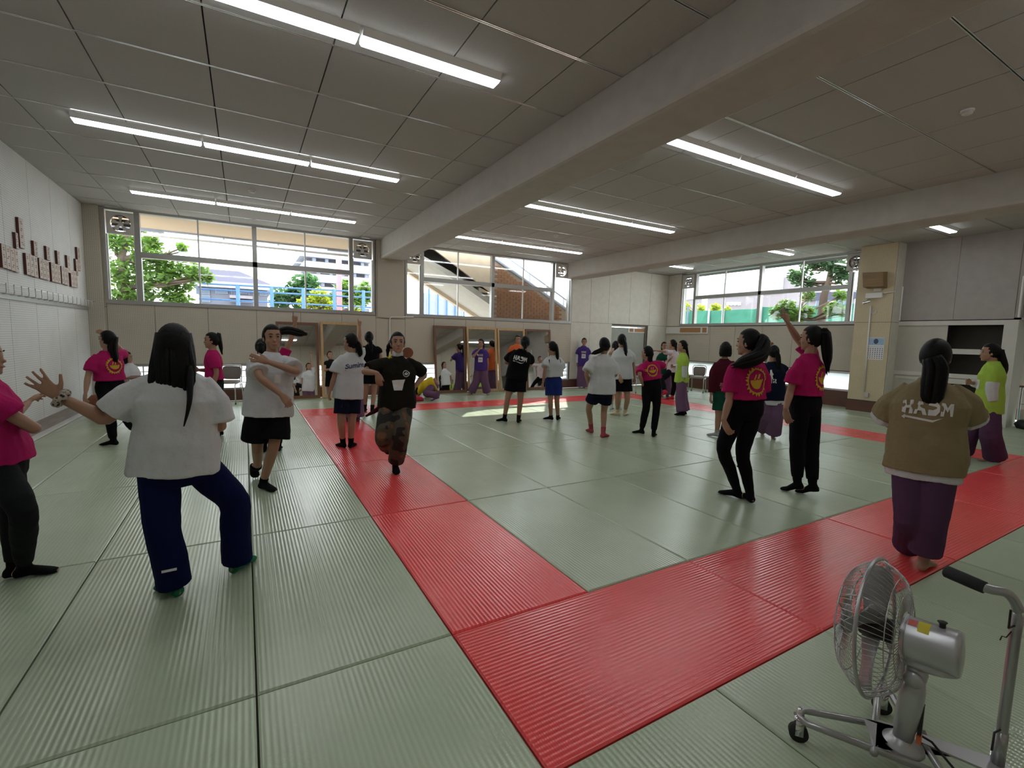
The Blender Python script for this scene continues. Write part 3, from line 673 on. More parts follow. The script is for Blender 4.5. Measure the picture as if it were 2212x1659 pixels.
# ------------------------------------------------------------------ people
def cloth(n, c, rough=.85, bump=.35, bs=45): mat(n, c, rough, 0, .05, 9, bump, bs, spec=.12)
cloth('c_white', (.56, .565, .575)); cloth('c_grey_white', (.58, .585, .59)); cloth('c_pink', (.40, .012, .105)); cloth('c_black', (.004, .004, .005)); cloth('c_navy', (.006, .008, .022)); cloth('c_blue', (.015, .03, .16))
cloth('c_indigo', (.003, .006, .045)); cloth('c_purple', (.085, .04, .085)); cloth('c_plum', (.14, .075, .135)); cloth('c_violet', (.06, .035, .18)); cloth('c_orange', (.62, .13, .04)); cloth('c_yellow', (.66, .50, .03)); cloth('c_lime', (.34, .50, .07))
cloth('c_brown', (.26, .205, .115)); cloth('c_umber', (.012, .010, .007)); cloth('c_maroon', (.06, .006, .013)); cloth('c_green', (.008, .06, .036)); cloth('c_red', (.45, .03, .05)); cloth('c_cream', (.72, .60, .42)); cloth('c_charcoal', (.010, .011, .012)); cloth('c_rose', (.62, .54, .56)); cloth('c_sock_red', (.38, .07, .09)); cloth('c_grey', (.38, .38, .38)); cloth('c_greensock', (.02, .17, .08))
def cargo_mat():
    m = mat('c_cargo', (.06, .05, .035), .85, 0, 0); nt = m.node_tree; b = nt.nodes['Principled BSDF']; g = nd(nt, 'ShaderNodeNewGeometry')
    n = nd(nt, 'ShaderNodeTexNoise'); n.inputs['Scale'].default_value = 7; n.inputs['Detail'].default_value = 1; nt.links.new(g.outputs['Position'], n.inputs['Vector'])
    r = nd(nt, 'ShaderNodeValToRGB'); nt.links.new(n.outputs['Fac'], r.inputs[0]); r.color_ramp.interpolation = 'CONSTANT'
    e = r.color_ramp.elements; e[0].position = 0; e[0].color = (.012, .01, .008, 1); e[1].position = .46; e[1].color = (.07, .055, .035, 1); x = e.new(.6); x.color = (.16, .075, .035, 1)
    nt.links.new(r.outputs[0], b.inputs['Base Color'])
cargo_mat()
mat('skin', (.36, .20, .13), .5, var=.03, spec=.35); mat('skin_fair', (.46, .28, .20), .5, var=.03, spec=.35)
mat('hair', (.003, .0026, .0026), .5, var=0, bump=.3, bs=160, spec=.18); mat('eye_dark', (.01, .008, .007), .25, var=0); mat('eye_white', (.7, .68, .66), .3, var=0); mat('lip', (.38, .13, .11), .45, var=0)
mat('print_white', (.68, .67, .66), .8, var=.03); mat('print_yellow', (.52, .34, .02), .8, var=.05); mat('print_navy', (.03, .04, .12), .8, var=0); mat('print_gold', (.55, .30, .03), .8, var=.05)
for nm, s_ in (('wrinkle', .16), ('wrinkle_fine', .07)):
    tx = bpy.data.textures.new(nm, 'CLOUDS'); tx.noise_scale = s_; tx.noise_depth = 2
def mods(o, vox, smooth=4, disp=0, tex='wrinkle'):
    r = o.modifiers.new('skin_over', 'REMESH'); r.mode = 'VOXEL'; r.voxel_size = vox; r.use_smooth_shade = True
    if smooth:
        q = o.modifiers.new('relax', 'SMOOTH'); q.factor = .5; q.iterations = smooth
    if disp:
        d = o.modifiers.new('folds', 'DISPLACE'); d.texture = bpy.data.textures[tex]; d.strength = disp; d.mid_level = .5
def lerp(a, b, t): return a+(b-a)*t
def poly_at(pts, L):
    for a, b in zip(pts[:-1], pts[1:]):
        d = (b-a).length
        if L <= d: return a+(b-a)*(L/max(d, 1e-6))
        L -= d
    return pts[-1]
def bend(pts, rr, k=3):
    """round a polyline and its radii"""
    P = []; R = []
    for i in range(len(pts)-1):
        p0 = pts[max(0,i-1)]; p1 = pts[i]; p2 = pts[i+1]; p3 = pts[min(len(pts)-1,i+2)]
        for j in range(k):
            t = j/k; P.append(.5*((2*p1)+(p2-p0)*t+(2*p0-5*p1+4*p2-p3)*t*t+(3*p1-p0-3*p2+p3)*t**3)); R.append(lerp(rr[i], rr[i+1], t))
    P.append(pts[-1]); R.append(rr[-1]); return P, R
def hand(mb, w, d, pn, side, pose, s, fr=.0085):
    d = d.normalized(); pn = (pn-d*pn.dot(d)); pn = pn.normalized() if pn.length > .05 else perp(d)[0]
    t = d.cross(pn)*(-side)
    k = w+d*.088*s
    mb.loft([(w-d*.01*s, t*.022*s, pn*.018*s), (w+d*.02*s, t*.028*s, pn*.017*s), (w+d*.06*s, t*.038*s, pn*.015*s), (k, t*.038*s, pn*.012*s), (k+d*.006*s, t*.030*s, pn*.008*s)], 12)
    spread = {'open': .17, 'relax': .05, 'point': .03, 'fist': .02, 'flat': .06}[pose]
    for i, (off, L) in enumerate(((.028, .92), (.010, 1.0), (-.010, .95), (-.027, .76))):
        curl = {'open': .08, 'relax': .38+.08*i, 'point': (.04 if i == 0 else 1.45), 'fist': 1.4, 'flat': .12}[pose]
        a = spread*(1.5-i); dd = (d*math.cos(a)+t*math.sin(a)).normalized(); p = k-d*.012*s+t*off*s; pts = [p]; c = 0
        for seg in (.042, .027, .022):
            c += curl*(.55 if seg == .042 else 1); p = p+(dd*math.cos(c)+pn*math.sin(c))*seg*L*s; pts.append(p)
        q_ = 1.35 if pose == 'point' and i == 0 else 1; mb.tube(pts, [fr*q_, fr*.98*q_, fr*.95*q_, fr*.85*q_], 8)
    p = w+d*.022*s+t*.022*s; o = {'open': .95, 'relax': .45, 'point': .3, 'fist': .3, 'flat': .5}[pose]; dd = (d*math.cos(o)+t*math.sin(o)+pn*.35*(pose != 'open')).normalized()
    p2 = p+dd*.042*s; d2 = (dd*.8+d*.35+(pn*.5 if pose in ('fist', 'point') else pn*.1)).normalized(); mb.tube([p, p2, p2+d2*.03*s, p2+d2*.052*s], [.014*s, .0115*s, fr*1.05, fr*.8], 8)
HEADR = [(-.118,.020,.018,.066),(-.108,.036,.034,.048),(-.085,.052,.058,.026),(-.05,.063,.076,.010),(-.01,.069,.087,.002),(.03,.073,.093,-.004),(.065,.068,.086,-.007),(.09,.052,.066,-.009),(.105,.028,.036,-.010),(.110,.008,.010,-.010)]
PEOPLE = []
def text_mesh(txt, size, ext=0):
    cu = bpy.data.curves.new('print', 'FONT'); cu.body = txt; cu.size = size; cu.align_x = 'CENTER'; cu.align_y = 'CENTER'; cu.resolution_u = 3; cu.shear = 0; cu.offset = size*.02
    o = bpy.data.objects.new('tmp', cu); me = bpy.data.meshes.new_from_object(o); bpy.data.objects.remove(o); return me
def person(label, base, az, head, neck, pel, la, ra, ll, rl, top, bot, hair, feet=('c_black',), haz=None, tilt=(0, 0), h=None, vox=None, skin='skin', prints=(), group=None, extra=None, waist=0, dist=0):
    """pixel joints of one figure; base = pixel where it stands on the mats; az = way the chest faces (0 camera, 180 away)"""
    B0 = on(base[0], base[1], 2, 0); n = V((B0.x-CAMP.x, B0.y-CAMP.y, 0)).normalized(); r = V((n.y, -n.x, 0)); up = V((0,0,1))
    depth = (B0-CAMP).dot(CF)
    def PP(px, py, off=0):
        d = ray(px, py); t = (B0+n*off-CAMP).dot(n)/d.dot(n); return CAMP+d*t
    def way(a): a = math.radians(a); return -n*math.cos(a)+r*math.sin(a)
    f = way(az); lf = up.cross(f)
    N = PP(*neck); P = PP(*pel); HD = PP(*head)
    s = (h/1.6) if h else max(.93, min(1.07, (HD.z+.11)/1.6))
    vx = vox or max(.0064, min(.0135, .004+.0009*depth)); fr = max(.0084*s, vx*.78)
    P0 = P.copy(); u = (N-P).normalized()
    P = N-u*min((N-P).length, .50*s)
    fb = (f-u*f.dot(u)).normalized(); lb = u.cross(fb)
    SH = {1: N+lb*.150*s-u*.062*s, -1: N-lb*.150*s-u*.062*s}; HP = {1: P+lf*.082*s-up*.03*s, -1: P-lf*.082*s-up*.03*s}
    def reach(p, px, py, L, sg):
        d = ray(px, py).normalized(); m = p-CAMP; b = m.dot(d); c = m.dot(m)-L*L; D = b*b-c
        if sg == 0:
            t = (p-CAMP).dot(n)/d.dot(n); return CAMP+d*t
        if D <= 0: q = CAMP+d*b
        else: q = CAMP+d*(b-math.sqrt(D) if sg < 0 else b+math.sqrt(D))
        return q
    root = thing('person', label, 'person', (B0.x, B0.y, 0), group)
    body = MB(); arms = {}; legs = {}
    for sd, a in ((1, la), (-1, ra)):
        if a is None: a = 'down'
        if a == 'down': E_ = SH[sd]+lb*sd*.05*s-up*.26*s-f*.02; Wr = E_-up*.22*s+f*.05; pose = 'relax'
        elif a == 'front': E_ = SH[sd]+lb*sd*.06*s-up*.25*s+f*.03; Wr = E_+f*.15*s-lb*sd*.16*s+up*.02; pose = 'relax'
        elif a == 'fold': E_ = SH[sd]+lb*sd*.03*s-up*.25*s+f*.08; Wr = E_+f*.06*s-lb*sd*.22*s+up*.05; pose = 'flat'
        else:
            E_ = reach(SH[sd], a[0][0], a[0][1], .275*s, a[0][2]); Wr = reach(E_, a[1][0], a[1][1], .235*s, a[1][2]); pose = a[2]
        if a in ('down', 'front', 'fold'): hd = (Wr-E_).normalized(); pn = -lb*sd if a == 'down' else -f
        else:
            hd = (Wr-E_).normalized()
            if len(a) > 3 and a[3]: hd = (reach(Wr, a[3][0], a[3][1], .11*s, a[3][2])-Wr).normalized()
            pn = (P-Wr) if len(a) < 5 else (lf*a[4][0]+f*a[4][1]+up*a[4][2])
        arms[sd] = [SH[sd], E_, Wr]
        pts, rr = bend([SH[sd]-lb*sd*.02, lerp(SH[sd], E_, .5), E_, lerp(E_, Wr, .35), Wr], [.038*s, .040*s, .034*s, .036*s, .0225*s]); body.tube(pts, rr, 12)
        hand(body, Wr, hd, pn, sd, pose, s, fr)
    FT = {}
    for sd, a in ((1, ll), (-1, rl)):
        if a is None: a = 'down'
        if a == 'down':
            An = V((HP[sd].x, HP[sd].y, .08*s)) + lf*sd*.01; K = lerp(HP[sd], An, .5)+f*.02; fd = f; tip = 0
        else:
            K = reach(HP[sd], a[0][0], a[0][1], .39*s, a[0][2]); m = a[1][2]; tip = 0
            if m in ('f', 't'):
                z = .078*s if m == 'f' else .125*s; An = on(a[1][0], a[1][1], 2, z); tip = 1 if m == 't' else 0
            else: An = reach(K, a[1][0], a[1][1], .38*s, m)
            t = a[2] if len(a) > 2 else az
            fd = way(t) if not isinstance(t, tuple) else (reach(An, t[0], t[1], .17*s, t[2])-An).normalized()
        legs[sd] = [HP[sd], K, An]
        pts, rr = bend([HP[sd], lerp(HP[sd], K, .5), K, lerp(K, An, .33), An], [.083*s, .07*s, .051*s, .05*s, .033*s]); body.tube(pts, rr, 14)
        grounded = An.z < .15*s and not isinstance(a[2] if (a != 'down' and len(a) > 2) else 0, tuple)
        if grounded:
            fh = V((fd.x, fd.y, 0)).normalized(); ball = V((An.x, An.y, .024*s))+fh*(.112 if not tip else .08)*s; heel = V((An.x, An.y, An.z-.045*s))-fh*.045*s; toe = ball+fh*.05*s-up*.008
        else:
            fh = fd; ball = An+fd*.125*s; dn = (An-K).normalized(); dn = dn-fd*dn.dot(fd); dn = dn.normalized() if dn.length > .1 else up*-1
            ball = ball+dn*.045*s; heel = An-fd*.045*s+dn*.035*s; toe = ball+fd*.055*s
        FT[sd] = (An, heel, ball, toe, fh)
        def foot(mb, k):
            ax = (ball-heel).normalized(); w_ = ax.cross(up if grounded else (An-heel)); w_ = w_.normalized() if w_.length > .05 else lf; nn = w_.cross(ax)
            mid = lerp(heel, ball, .5)+nn*.014*s
            mb.loft([(heel-ax*.012*s, w_*.016*s*k, nn*.018*s*k), (heel, w_*.030*s*k, nn*.030*s*k), (lerp(heel, ball, .28)+nn*.014*s, w_*.032*s*k, nn*.038*s*k), (mid, w_*.036*s*k, nn*.030*s*k), (ball, w_*.043*s*k, nn*.021*s*k), (lerp(ball, toe, .6), w_*.040*s*k, nn*.016*s*k), (toe+ax*.008*s, w_*.026*s*k, nn*.010*s*k)], 14)
            mb.tube([lerp(An, K, .12), An, lerp(heel, ball, .2)+nn*.01], [.036*s*k, .034*s*k, .034*s*k], 12)
        foot(body, 1)
        if feet[0]:
            so = MB(); foot(so, 1.10); hgt = feet[1] if len(feet) > 1 else .16
            so.tube([An, lerp(An, K, hgt*.6), lerp(An, K, hgt)], [.039*s, .041*s, .042*s+.012*s*hgt], 12)
            o = so.build(feet[2] if len(feet) > 2 else 'sock', feet[0], root, True); mods(o, max(vx, .007), 3)
    # torso, neck, head
    body.loft([(N+u*.0, lb*.07*s, fb*.06*s), (N-u*.06*s, lb*.112*s, fb*.068*s), (N-u*.16*s, lb*.138*s, fb*.09*s), (lerp(N, P, .6), lb*.122*s, fb*.085*s), (lerp(N, P, .85), lb*.145*s, fb*.10*s), (P-u*.08*s, lb*.15*s, fb*.105*s)], 16)
    hf = way(haz if haz is not None else az); hl = up.cross(hf); hu = V(up)
    if tilt[0]: q = Quaternion(hl, math.radians(tilt[0])); hf = q @ hf; hu = q @ hu          # nod: positive looks down
    if tilt[1]: q = Quaternion(hf, math.radians(tilt[1])); hl = q @ hl; hu = q @ hu
    def HP_(x, y, z): return HD+(hl*x+hf*y+hu*z)*s
    HM = Matrix((hl, hf, hu)).transposed()
    body.loft([(HP_(0, yc, z), hl*rx*s, hf*ry*s) for z, rx, ry, yc in HEADR], 18)
    body.tube([N-u*.04*s, lerp(N, HP_(0,-.015,-.06), .5), HP_(0,-.012,-.045)], [.058*s, .050*s, .052*s], 14)
    body.ell(HP_(0,.090,-.034), .013*s,.020*s,.012*s, 10, 7, HM); body.ell(HP_(0,.082,-.012), .008*s,.014*s,.022*s, 10, 7, HM); body.ell(HP_(0,.078,-.066), .024*s,.014*s,.012*s, 10, 7, HM)
    for sd in (1, -1): body.ell(HP_(sd*.073,-.006,-.02), .012*s,.018*s,.03*s, 10, 7, HM); body.ell(HP_(sd*.04,.052,-.038), .02*s,.024*s,.024*s, 10, 7, HM)
    bo = body.build('body', skin, root, True); mods(bo, vx, 3)
    for sd in (1, -1):
        e = MB().ell(HP_(sd*.031,.080,.004), .0135*s,.008*s,.0062*s, 12, 8, HM).build('eye', 'eye_dark' if depth > 4.5 else 'eye_white', root, True)
        MB().tube([HP_(sd*.014,.090,.026), HP_(sd*.032,.087,.031), HP_(sd*.05,.074,.025)], [.003*s,.004*s,.002*s], 6).build('eyebrow', 'hair', root, True)
    MB().ell(HP_(0,.0895,-.068), .022*s,.006*s,.0065*s, 12, 8, HM).build('mouth', 'lip', root, True)
    # hair
    hm = MB(); k_ = 18; kk = 12; vs = []; rings = []
    fringe = hair.get('fringe', 0); fl_ = hair.get('face', .045)
    for j in range(kk+1):
        th = math.pi*(j/kk)*.86+.02; row = []
        for i in range(k_):
            a = 2*math.pi*i/k_; x, y, z = math.sin(th)*math.cos(a)*.087, math.sin(th)*math.sin(a)*.104, math.cos(th)*.120
            y -= .008; z += .006
            face = y > .012 and z < (.062-fringe if abs(x) < .07 else .05-fringe*.6)
            nape = z < -.07
            q = .84 if face or (nape and y > -.03) else 1.0
            if z < -.04 and y < -.02: q *= .93
            row.append(HP_(x*q, y*q, z*q))
        vs += row
    fs = [(j*k_+i, (j+1)*k_+i, (j+1)*k_+(i+1) % k_, j*k_+(i+1) % k_) for j in range(kk) for i in range(k_)]; fs.append(tuple(range(k_)))
    hm.add(vs, fs)
    if hair.get('kind') == 'bob':
        hm.loft([(HP_(0,-.018,.06), hl*.088*s, hf*.085*s), (HP_(0,-.024,-.01), hl*.097*s, hf*.082*s), (HP_(0,-.028,-.08), hl*.10*s, hf*.075*s), (HP_(0,-.03,-.125), hl*.085*s, hf*.06*s)], 18)
    if hair.get('kind') == 'long':
        L = hair.get('len', .42); hm.loft([(HP_(0,-.012,.07), hl*.085*s, hf*.09*s), (HP_(0,-.018,0), hl*.097*s, hf*.086*s), (HP_(0,-.028,-.08), hl*.107*s, hf*.08*s), (HP_(.0,-.05,-.16), hl*.112*s, hf*.06*s), (HP_(.0,-.07,-.24), hl*.10*s, hf*.035*s)]+([(HP_(-.06,-.165,-.33), hl*.030*s, hf*.016*s), (HP_(-.09,-.20,-L), hl*.008*s, hf*.006*s)] if L > .3 else []), 22)
        rn = random.Random(5)
        for q in range(16):
            x = -.10+.2*q/15+rn.uniform(-.008,.008); e = rn.uniform(.24,.30); hm.tube([HP_(x*.8,-.10+abs(x)*.55,.02), HP_(x,-.105+abs(x)*.4,-.12), HP_(x*1.05,-.105+abs(x)*.2,-.2), HP_(x*.95+rn.uniform(-.015,.015),-.095,-e)], [.012*s,.016*s,.014*s,.002*s], 7)
    if 'tail' in hair:
        w_ = hair.get('w', .032); tp = [HP_(*hair.get('tie', (0,-.095,.04)))]
        if isinstance(hair['tail'], (int, float)):
            L = hair['tail']; tp += [HP_(0,-.135,.03), HP_(0,-.14,-.06), HP_(0,-.135,-.06-L*.5), HP_(0,-.125,-.06-L)]
        else:
            off0 = (tp[0]-B0).dot(n)
            for q in hair['tail']: tp.append(PP(q[0], q[1], off0+(q[2] if len(q) > 2 else 0)))
        m_ = len(tp); rr = [max(.020, w_*.62)*s]+[w_*s*(1.0 if i < m_-2 else .85) for i in range(1, m_-1)]+[.008*s]
        pts, rr = bend(tp, rr, 3); hm.tube(pts, rr, 12); rn = random.Random(len(label))
        for q in range(9):
            a_ = rn.uniform(0, 6.28); o_ = []
            for i_, (p_, r_) in enumerate(zip(pts, rr)):
                g_ = (p_-pts[max(0,i_-1)]) if i_ else (pts[1]-p_); e1, e2 = perp(g_.normalized()) if g_.length > 1e-6 else (V((1,0,0)), V((0,1,0)))
                o_.append(p_+(e1*math.cos(a_)+e2*math.sin(a_))*min(r_, w_*s)*.82)
            o_[-1] = o_[-2]+(pts[-1]-pts[-2])*rn.uniform(.9, 1.9); hm.tube(o_, [.009*s+.3*w_*s]*(len(o_)-2)+[.25*w_*s, .002], 6)
        hm.torus(tp[0]+(tp[1]-tp[0])*.15, (tp[1]-tp[0]), .018*s, .008*s, 14, 6)
    ho = hm.build('hair', 'hair', root, True)
    # shirt
    lo = top.get('loose', .02); hem = top.get('hem', .06)*s; dn = (up*-1*.6-u*.4).normalized(); HB = P0+dn*hem
    def shirt(name, m, lo, HB, sl, sw, grow=0):
        mb = MB()
        g = grow
        ring = [(N+u*.018*s, .060+g, .058+g), (N-u*.008*s, .074+g, .066+g), (N-u*.035*s, .118+g, .080+g), (N-u*.075*s, .158+lo*.3, .096+g), (N-u*.17*s, .172+lo, .112+lo*.8), (lerp(N, P, .62), .160+lo+waist, .105+lo*.8), (lerp(N, P, .85), .168+lo*1.1+waist*.5, .116+lo), (HB, .172+lo*1.25, .124+lo*1.1)]
        c0 = ring[-2][0]
        mb.loft([(c, lb*a*s, fb*b*s) for c, a, b in ring], 20, True, .86)
        for sd in (1, -1):
            A = arms[sd]; Ls = sl*s; st = SH[sd]-lb*sd*.05*s; e = poly_at([SH[sd], A[1], A[2]], Ls); md = poly_at([SH[sd], A[1], A[2]], Ls*.5)
            if Ls > .3*s: pts, rr = bend([st, md if Ls < .26*s else lerp(SH[sd], A[1], .5), A[1], e], [.062*s, (.054+sw)*s, (.048+sw)*s, (.040+sw)*s])
            else: pts, rr = [st, lerp(st, md, .6), md, e], [.062*s, (.066+sw*.3)*s, (.062+sw)*s, (.064+sw*1.3)*s]
            mb.tube(pts, rr, 14)
        o = mb.build(name, m, root, True); mods(o, vx*1.15, 4, .030 if depth < 6 else (.018 if depth < 9 else .01))
        return o
    if 'under' in top:
        un = top['under']; shirt('undershirt', un[0], max(.0, lo-.012), P0+dn*(hem+un[1]*s), un[2], un[3] if len(un) > 3 else 0, .004)
    so = shirt('t_shirt', top['m'], lo, HB, top.get('sleeve', .2), top.get('sw', .008), .006)
    if 'collar' in top: MB().tube([N-u*.01, N+u*.05*s, N+u*.065*s], [.064*s, .062*s, .059*s], 16).build('collar', top['collar'], root, True)
    # lower garment
    mb = MB(); kind = bot[0]
    prof = {'joggers': [.098,.086,.067,.064,.050], 'leggings': [.097,.084,.060,.056,.040], 'wide': [.108,.108,.112,.118,.125], 'loose': [.108,.104,.098,.098,.096], 'straight': [.106,.098,.088,.088,.092], 'cargo': [.112,.108,.098,.102,.092]}
    wa = lerp(P, N, .22) if kind in ('joggers', 'leggings') else P+u*.06*s
    mb.loft([(wa, lb*.135*s, fb*.10*s), (P+u*.02, lb*.162*s, fb*.122*s), (P-up*.05*s, lf*.172*s, f*.128*s), (P-up*.11*s, lf*.170*s, f*.122*s), (P-up*.165*s, lf*.145*s, f*.10*s)], 18, True, .9)
    if kind == 'skirt':
        z0 = min(legs[1][2].z, legs[-1][2].z); c1 = (legs[1][2]+legs[-1][2])/2; c1 = V((c1.x, c1.y, bot[2] if len(bot) > 2 else .05))
        mb.loft([(P-up*.05*s, lf*.17*s, f*.13*s), (lerp(P, c1, .5), lf*.175*s, f*.15*s), (c1, lf*.19*s, f*.18*s)], 22)
    else:
        for sd in (1, -1):
            h0, k0, a0 = legs[sd]
            if kind in ('shorts', 'culotte'):
                fr_ = bot[2] if len(bot) > 2 else .6; big = .028 if kind == 'culotte' else 0
                e = poly_at([h0, k0, a0], (k0-h0).length*fr_); mb.tube([h0+up*.03, lerp(h0, e, .5), e], [(.10+big*.3)*s, (.103+big)*s, (.108+big*1.4)*s], 16)
                if kind == 'culotte': 
                    c_ = lerp(legs[1][1], legs[-1][1], .5); 
            else:
                R = [x*s for x in prof[kind]]; e = lerp(a0, k0, {'joggers': .10, 'leggings': .06, 'wide': .02, 'loose': .17, 'straight': -.02, 'cargo': .12}[kind])
                e = V((e.x, e.y, max(e.z, .03)))
                pts, rr = bend([h0, lerp(h0, k0, .5), k0, lerp(k0, a0, .45), e], R); mb.tube(pts, rr, 16)
    o = mb.build({'skirt': 'long_skirt', 'shorts': 'shorts', 'culotte': 'wide_shorts'}.get(kind, 'trousers'), bot[1], root, True); mods(o, vx*1.15, 4, .014 if depth < 9 else .008)
    info = dict(root=root, N=N, P=P, u=u, fb=fb, lb=lb, s=s, shirt=so, PP=PP, legs=legs, arms=arms, SH=SH, f=f, up=up, HP_=HP_, n=n, r=r)
    # prints lie on the shirt: each is shrink-wrapped to the cloth
    for pr in prints:
        kind, m, side, t, w_, dx = pr[0], pr[1], pr[2], pr[3], pr[4], pr[5]
        c = lerp(N, P, t)+fb*side*.16*s+lb*dx*s; X = lb*side; Y = u     # X runs to the reader's right
        if kind == 'text':
            me = text_mesh(pr[6], w_*s); ex = pr[7] if len(pr) > 7 else 1
            for v_ in me.vertices: q = v_.co.copy(); v_.co = c+X*q.x*ex+Y*(q.y+(q.x*.22 if len(pr) > 8 else 0))
            me.name = 'print'; me.materials.clear(); po = link('print', me, m, so)
        else:
            q = MB()
            if kind == 'burst':                # ragged flame ring round a filled bowl
                R0 = w_*s; nn = 44
                for i in range(nn):
                    a0 = 2*math.pi*i/nn; a1 = 2*math.pi*(i+1)/nn; k1 = R0*(1.0 if i % 2 else 1.22); k2 = R0*(1.0 if (i+1) % 2 else 1.22)
                    q.add([c+X*math.cos(a)*rr_+Y*math.sin(a)*rr_ for a, rr_ in ((a0, R0*.90), (a1, R0*.90), (a1, k2), (a0, k1))], [(0,1,2,3)])
                pts = [(math.cos(a), math.sin(a)) for a in [math.pi+math.pi*i/14 for i in range(15)]]
                for i in range(14):
                    (x0, y0), (x1, y1) = pts[i], pts[i+1]; q.add([c+X*x0*R0*.66+Y*(y0*R0*.62+R0*.05), c+X*x1*R0*.66+Y*(y1*R0*.62+R0*.05), c+X*x1*R0*.5+Y*R0*(-.02+.07*((i+1) % 2)), c+X*x0*R0*.5+Y*R0*(-.02+.07*(i % 2))], [(0,1,2,3)])
                for x0 in (-.34, .02): q.add([c+X*(x0+dx_)*R0+Y*dy_*R0 for dx_, dy_ in ((0,.08),(.12,.08),(.3,.55),(.18,.6))], [(0,1,2,3)])
            elif kind == 'rect':
                W_, H_ = w_*s, pr[6]*s; g_ = 5
                for i in range(g_):
                    for j in range(g_):
                        q.add([c+X*W_*(a/g_-.5)*(1 if b == 0 else 1)+Y*H_*(b/g_-.5) for a, b in ((i,j),(i+1,j),(i+1,j+1),(i,j+1))], [(0,1,2,3)])
            elif kind == 'poly':
                for po_ in pr[6]: q.add([c+X*x*w_*s+Y*y*w_*s for x, y in po_], [tuple(range(len(po_)))])
            po = q.build('print', m, so)
        w = po.modifiers.new('wrap', 'SHRINKWRAP'); w.target = so; w.wrap_method = 'NEAREST_SURFACEPOINT'; w.wrap_mode = 'ABOVE_SURFACE'; w.offset = .004
        po.modifiers.new('both', 'SOLIDIFY').thickness = .0015
    PEOPLE.append(info)
    if DEBUG: print('DBG', label[:34], 's%.2f d%.1f'%(s,depth), 'torso%.2f'%(N-P0).length, 'ua', ['%.2f'%(arms[k][1]-arms[k][0]).length for k in (1,-1)], 'fa', ['%.2f'%(arms[k][2]-arms[k][1]).length for k in (1,-1)], 'th', ['%.2f'%(legs[k][1]-legs[k][0]).length for k in (1,-1)], 'sh', ['%.2f'%(legs[k][2]-legs[k][1]).length for k in (1,-1)])
    if extra: extra(info)
    return info
BURST = ('burst', 'print_yellow', -1, .42, .10, -.02)
SCRAWL = [[(-1,.4),(-.8,.5),(-.7,-.3),(-.9,-.4)],[(-.6,.3),(-.35,.45),(-.3,.1),(-.55,0)],[(-.5,-.1),(-.3,-.05),(-.25,-.45),(-.5,-.4)],[(-.15,.5),(.05,.4),(.1,-.4),(-.1,-.35)],[(.2,.3),(.5,.45),(.45,.2),(.25,.1)],[(.25,-.05),(.55,0),(.5,-.4),(.3,-.3)],[(.65,.45),(.95,.3),(.8,-.1),(1,-.4),(.75,-.45),(.62,0)]]
def _tr(a, b): x0, x1 = -.75+.25*b, .65-.33*b; return (x0+(x1-x0)*a, .48-b+.12*a*(1-b))
TRAP = [[_tr(i/5, j/5), _tr((i+1)/5, j/5), _tr((i+1)/5, (j+1)/5), _tr(i/5, (j+1)/5)] for i in range(5) for j in range(5)]
GRAF = [[(-1.1,.5),(-.95,.55),(-.9,.15),(-.75,.2),(-.78,.55),(-.6,.55),(-.58,-.3),(-.78,-.3),(-.76,0),(-.92,0),(-.95,-.3),(-1.15,-.25)],
        [(-.55,-.3),(-.35,.5),(-.15,.5),(.02,-.3),(-.15,-.3),(-.2,-.1),(-.36,-.1),(-.4,-.3)],
        [(.08,-.3),(.08,.5),(.4,.5),(.55,.3),(.55,-.1),(.4,-.3)],
        [(.6,-.3),(.62,.5),(.78,.5),(.9,.15),(1.02,.5),(1.2,.5),(1.15,-.3),(1.02,-.3),(1.0,.1),(.9,-.1),(.8,.1),(.76,-.3)],
        [(-1.15,-.5),(-.95,-.36),(-.95,-.44),(.3,-.56),(.75,-.40),(.3,-.68),(-.95,-.56),(-.95,-.64)]]
person('person in a pink T-shirt and charcoal joggers cut by the room edge', (55, 1252), 75, (-38, 768), (-36, 822), (-2, 985), ((20, 905, 1), (60, 870, 1), 'relax'), ((74, 925, -1), (30, 905, 1), 'fist'),
       'down', ((50, 1103, -1), (52, 1222, 'f'), 70), dict(m='c_pink', hem=.04, loose=.03, sw=.015), ('joggers', 'c_charcoal'), dict(tail=.2), ('c_black', .2), haz=70)
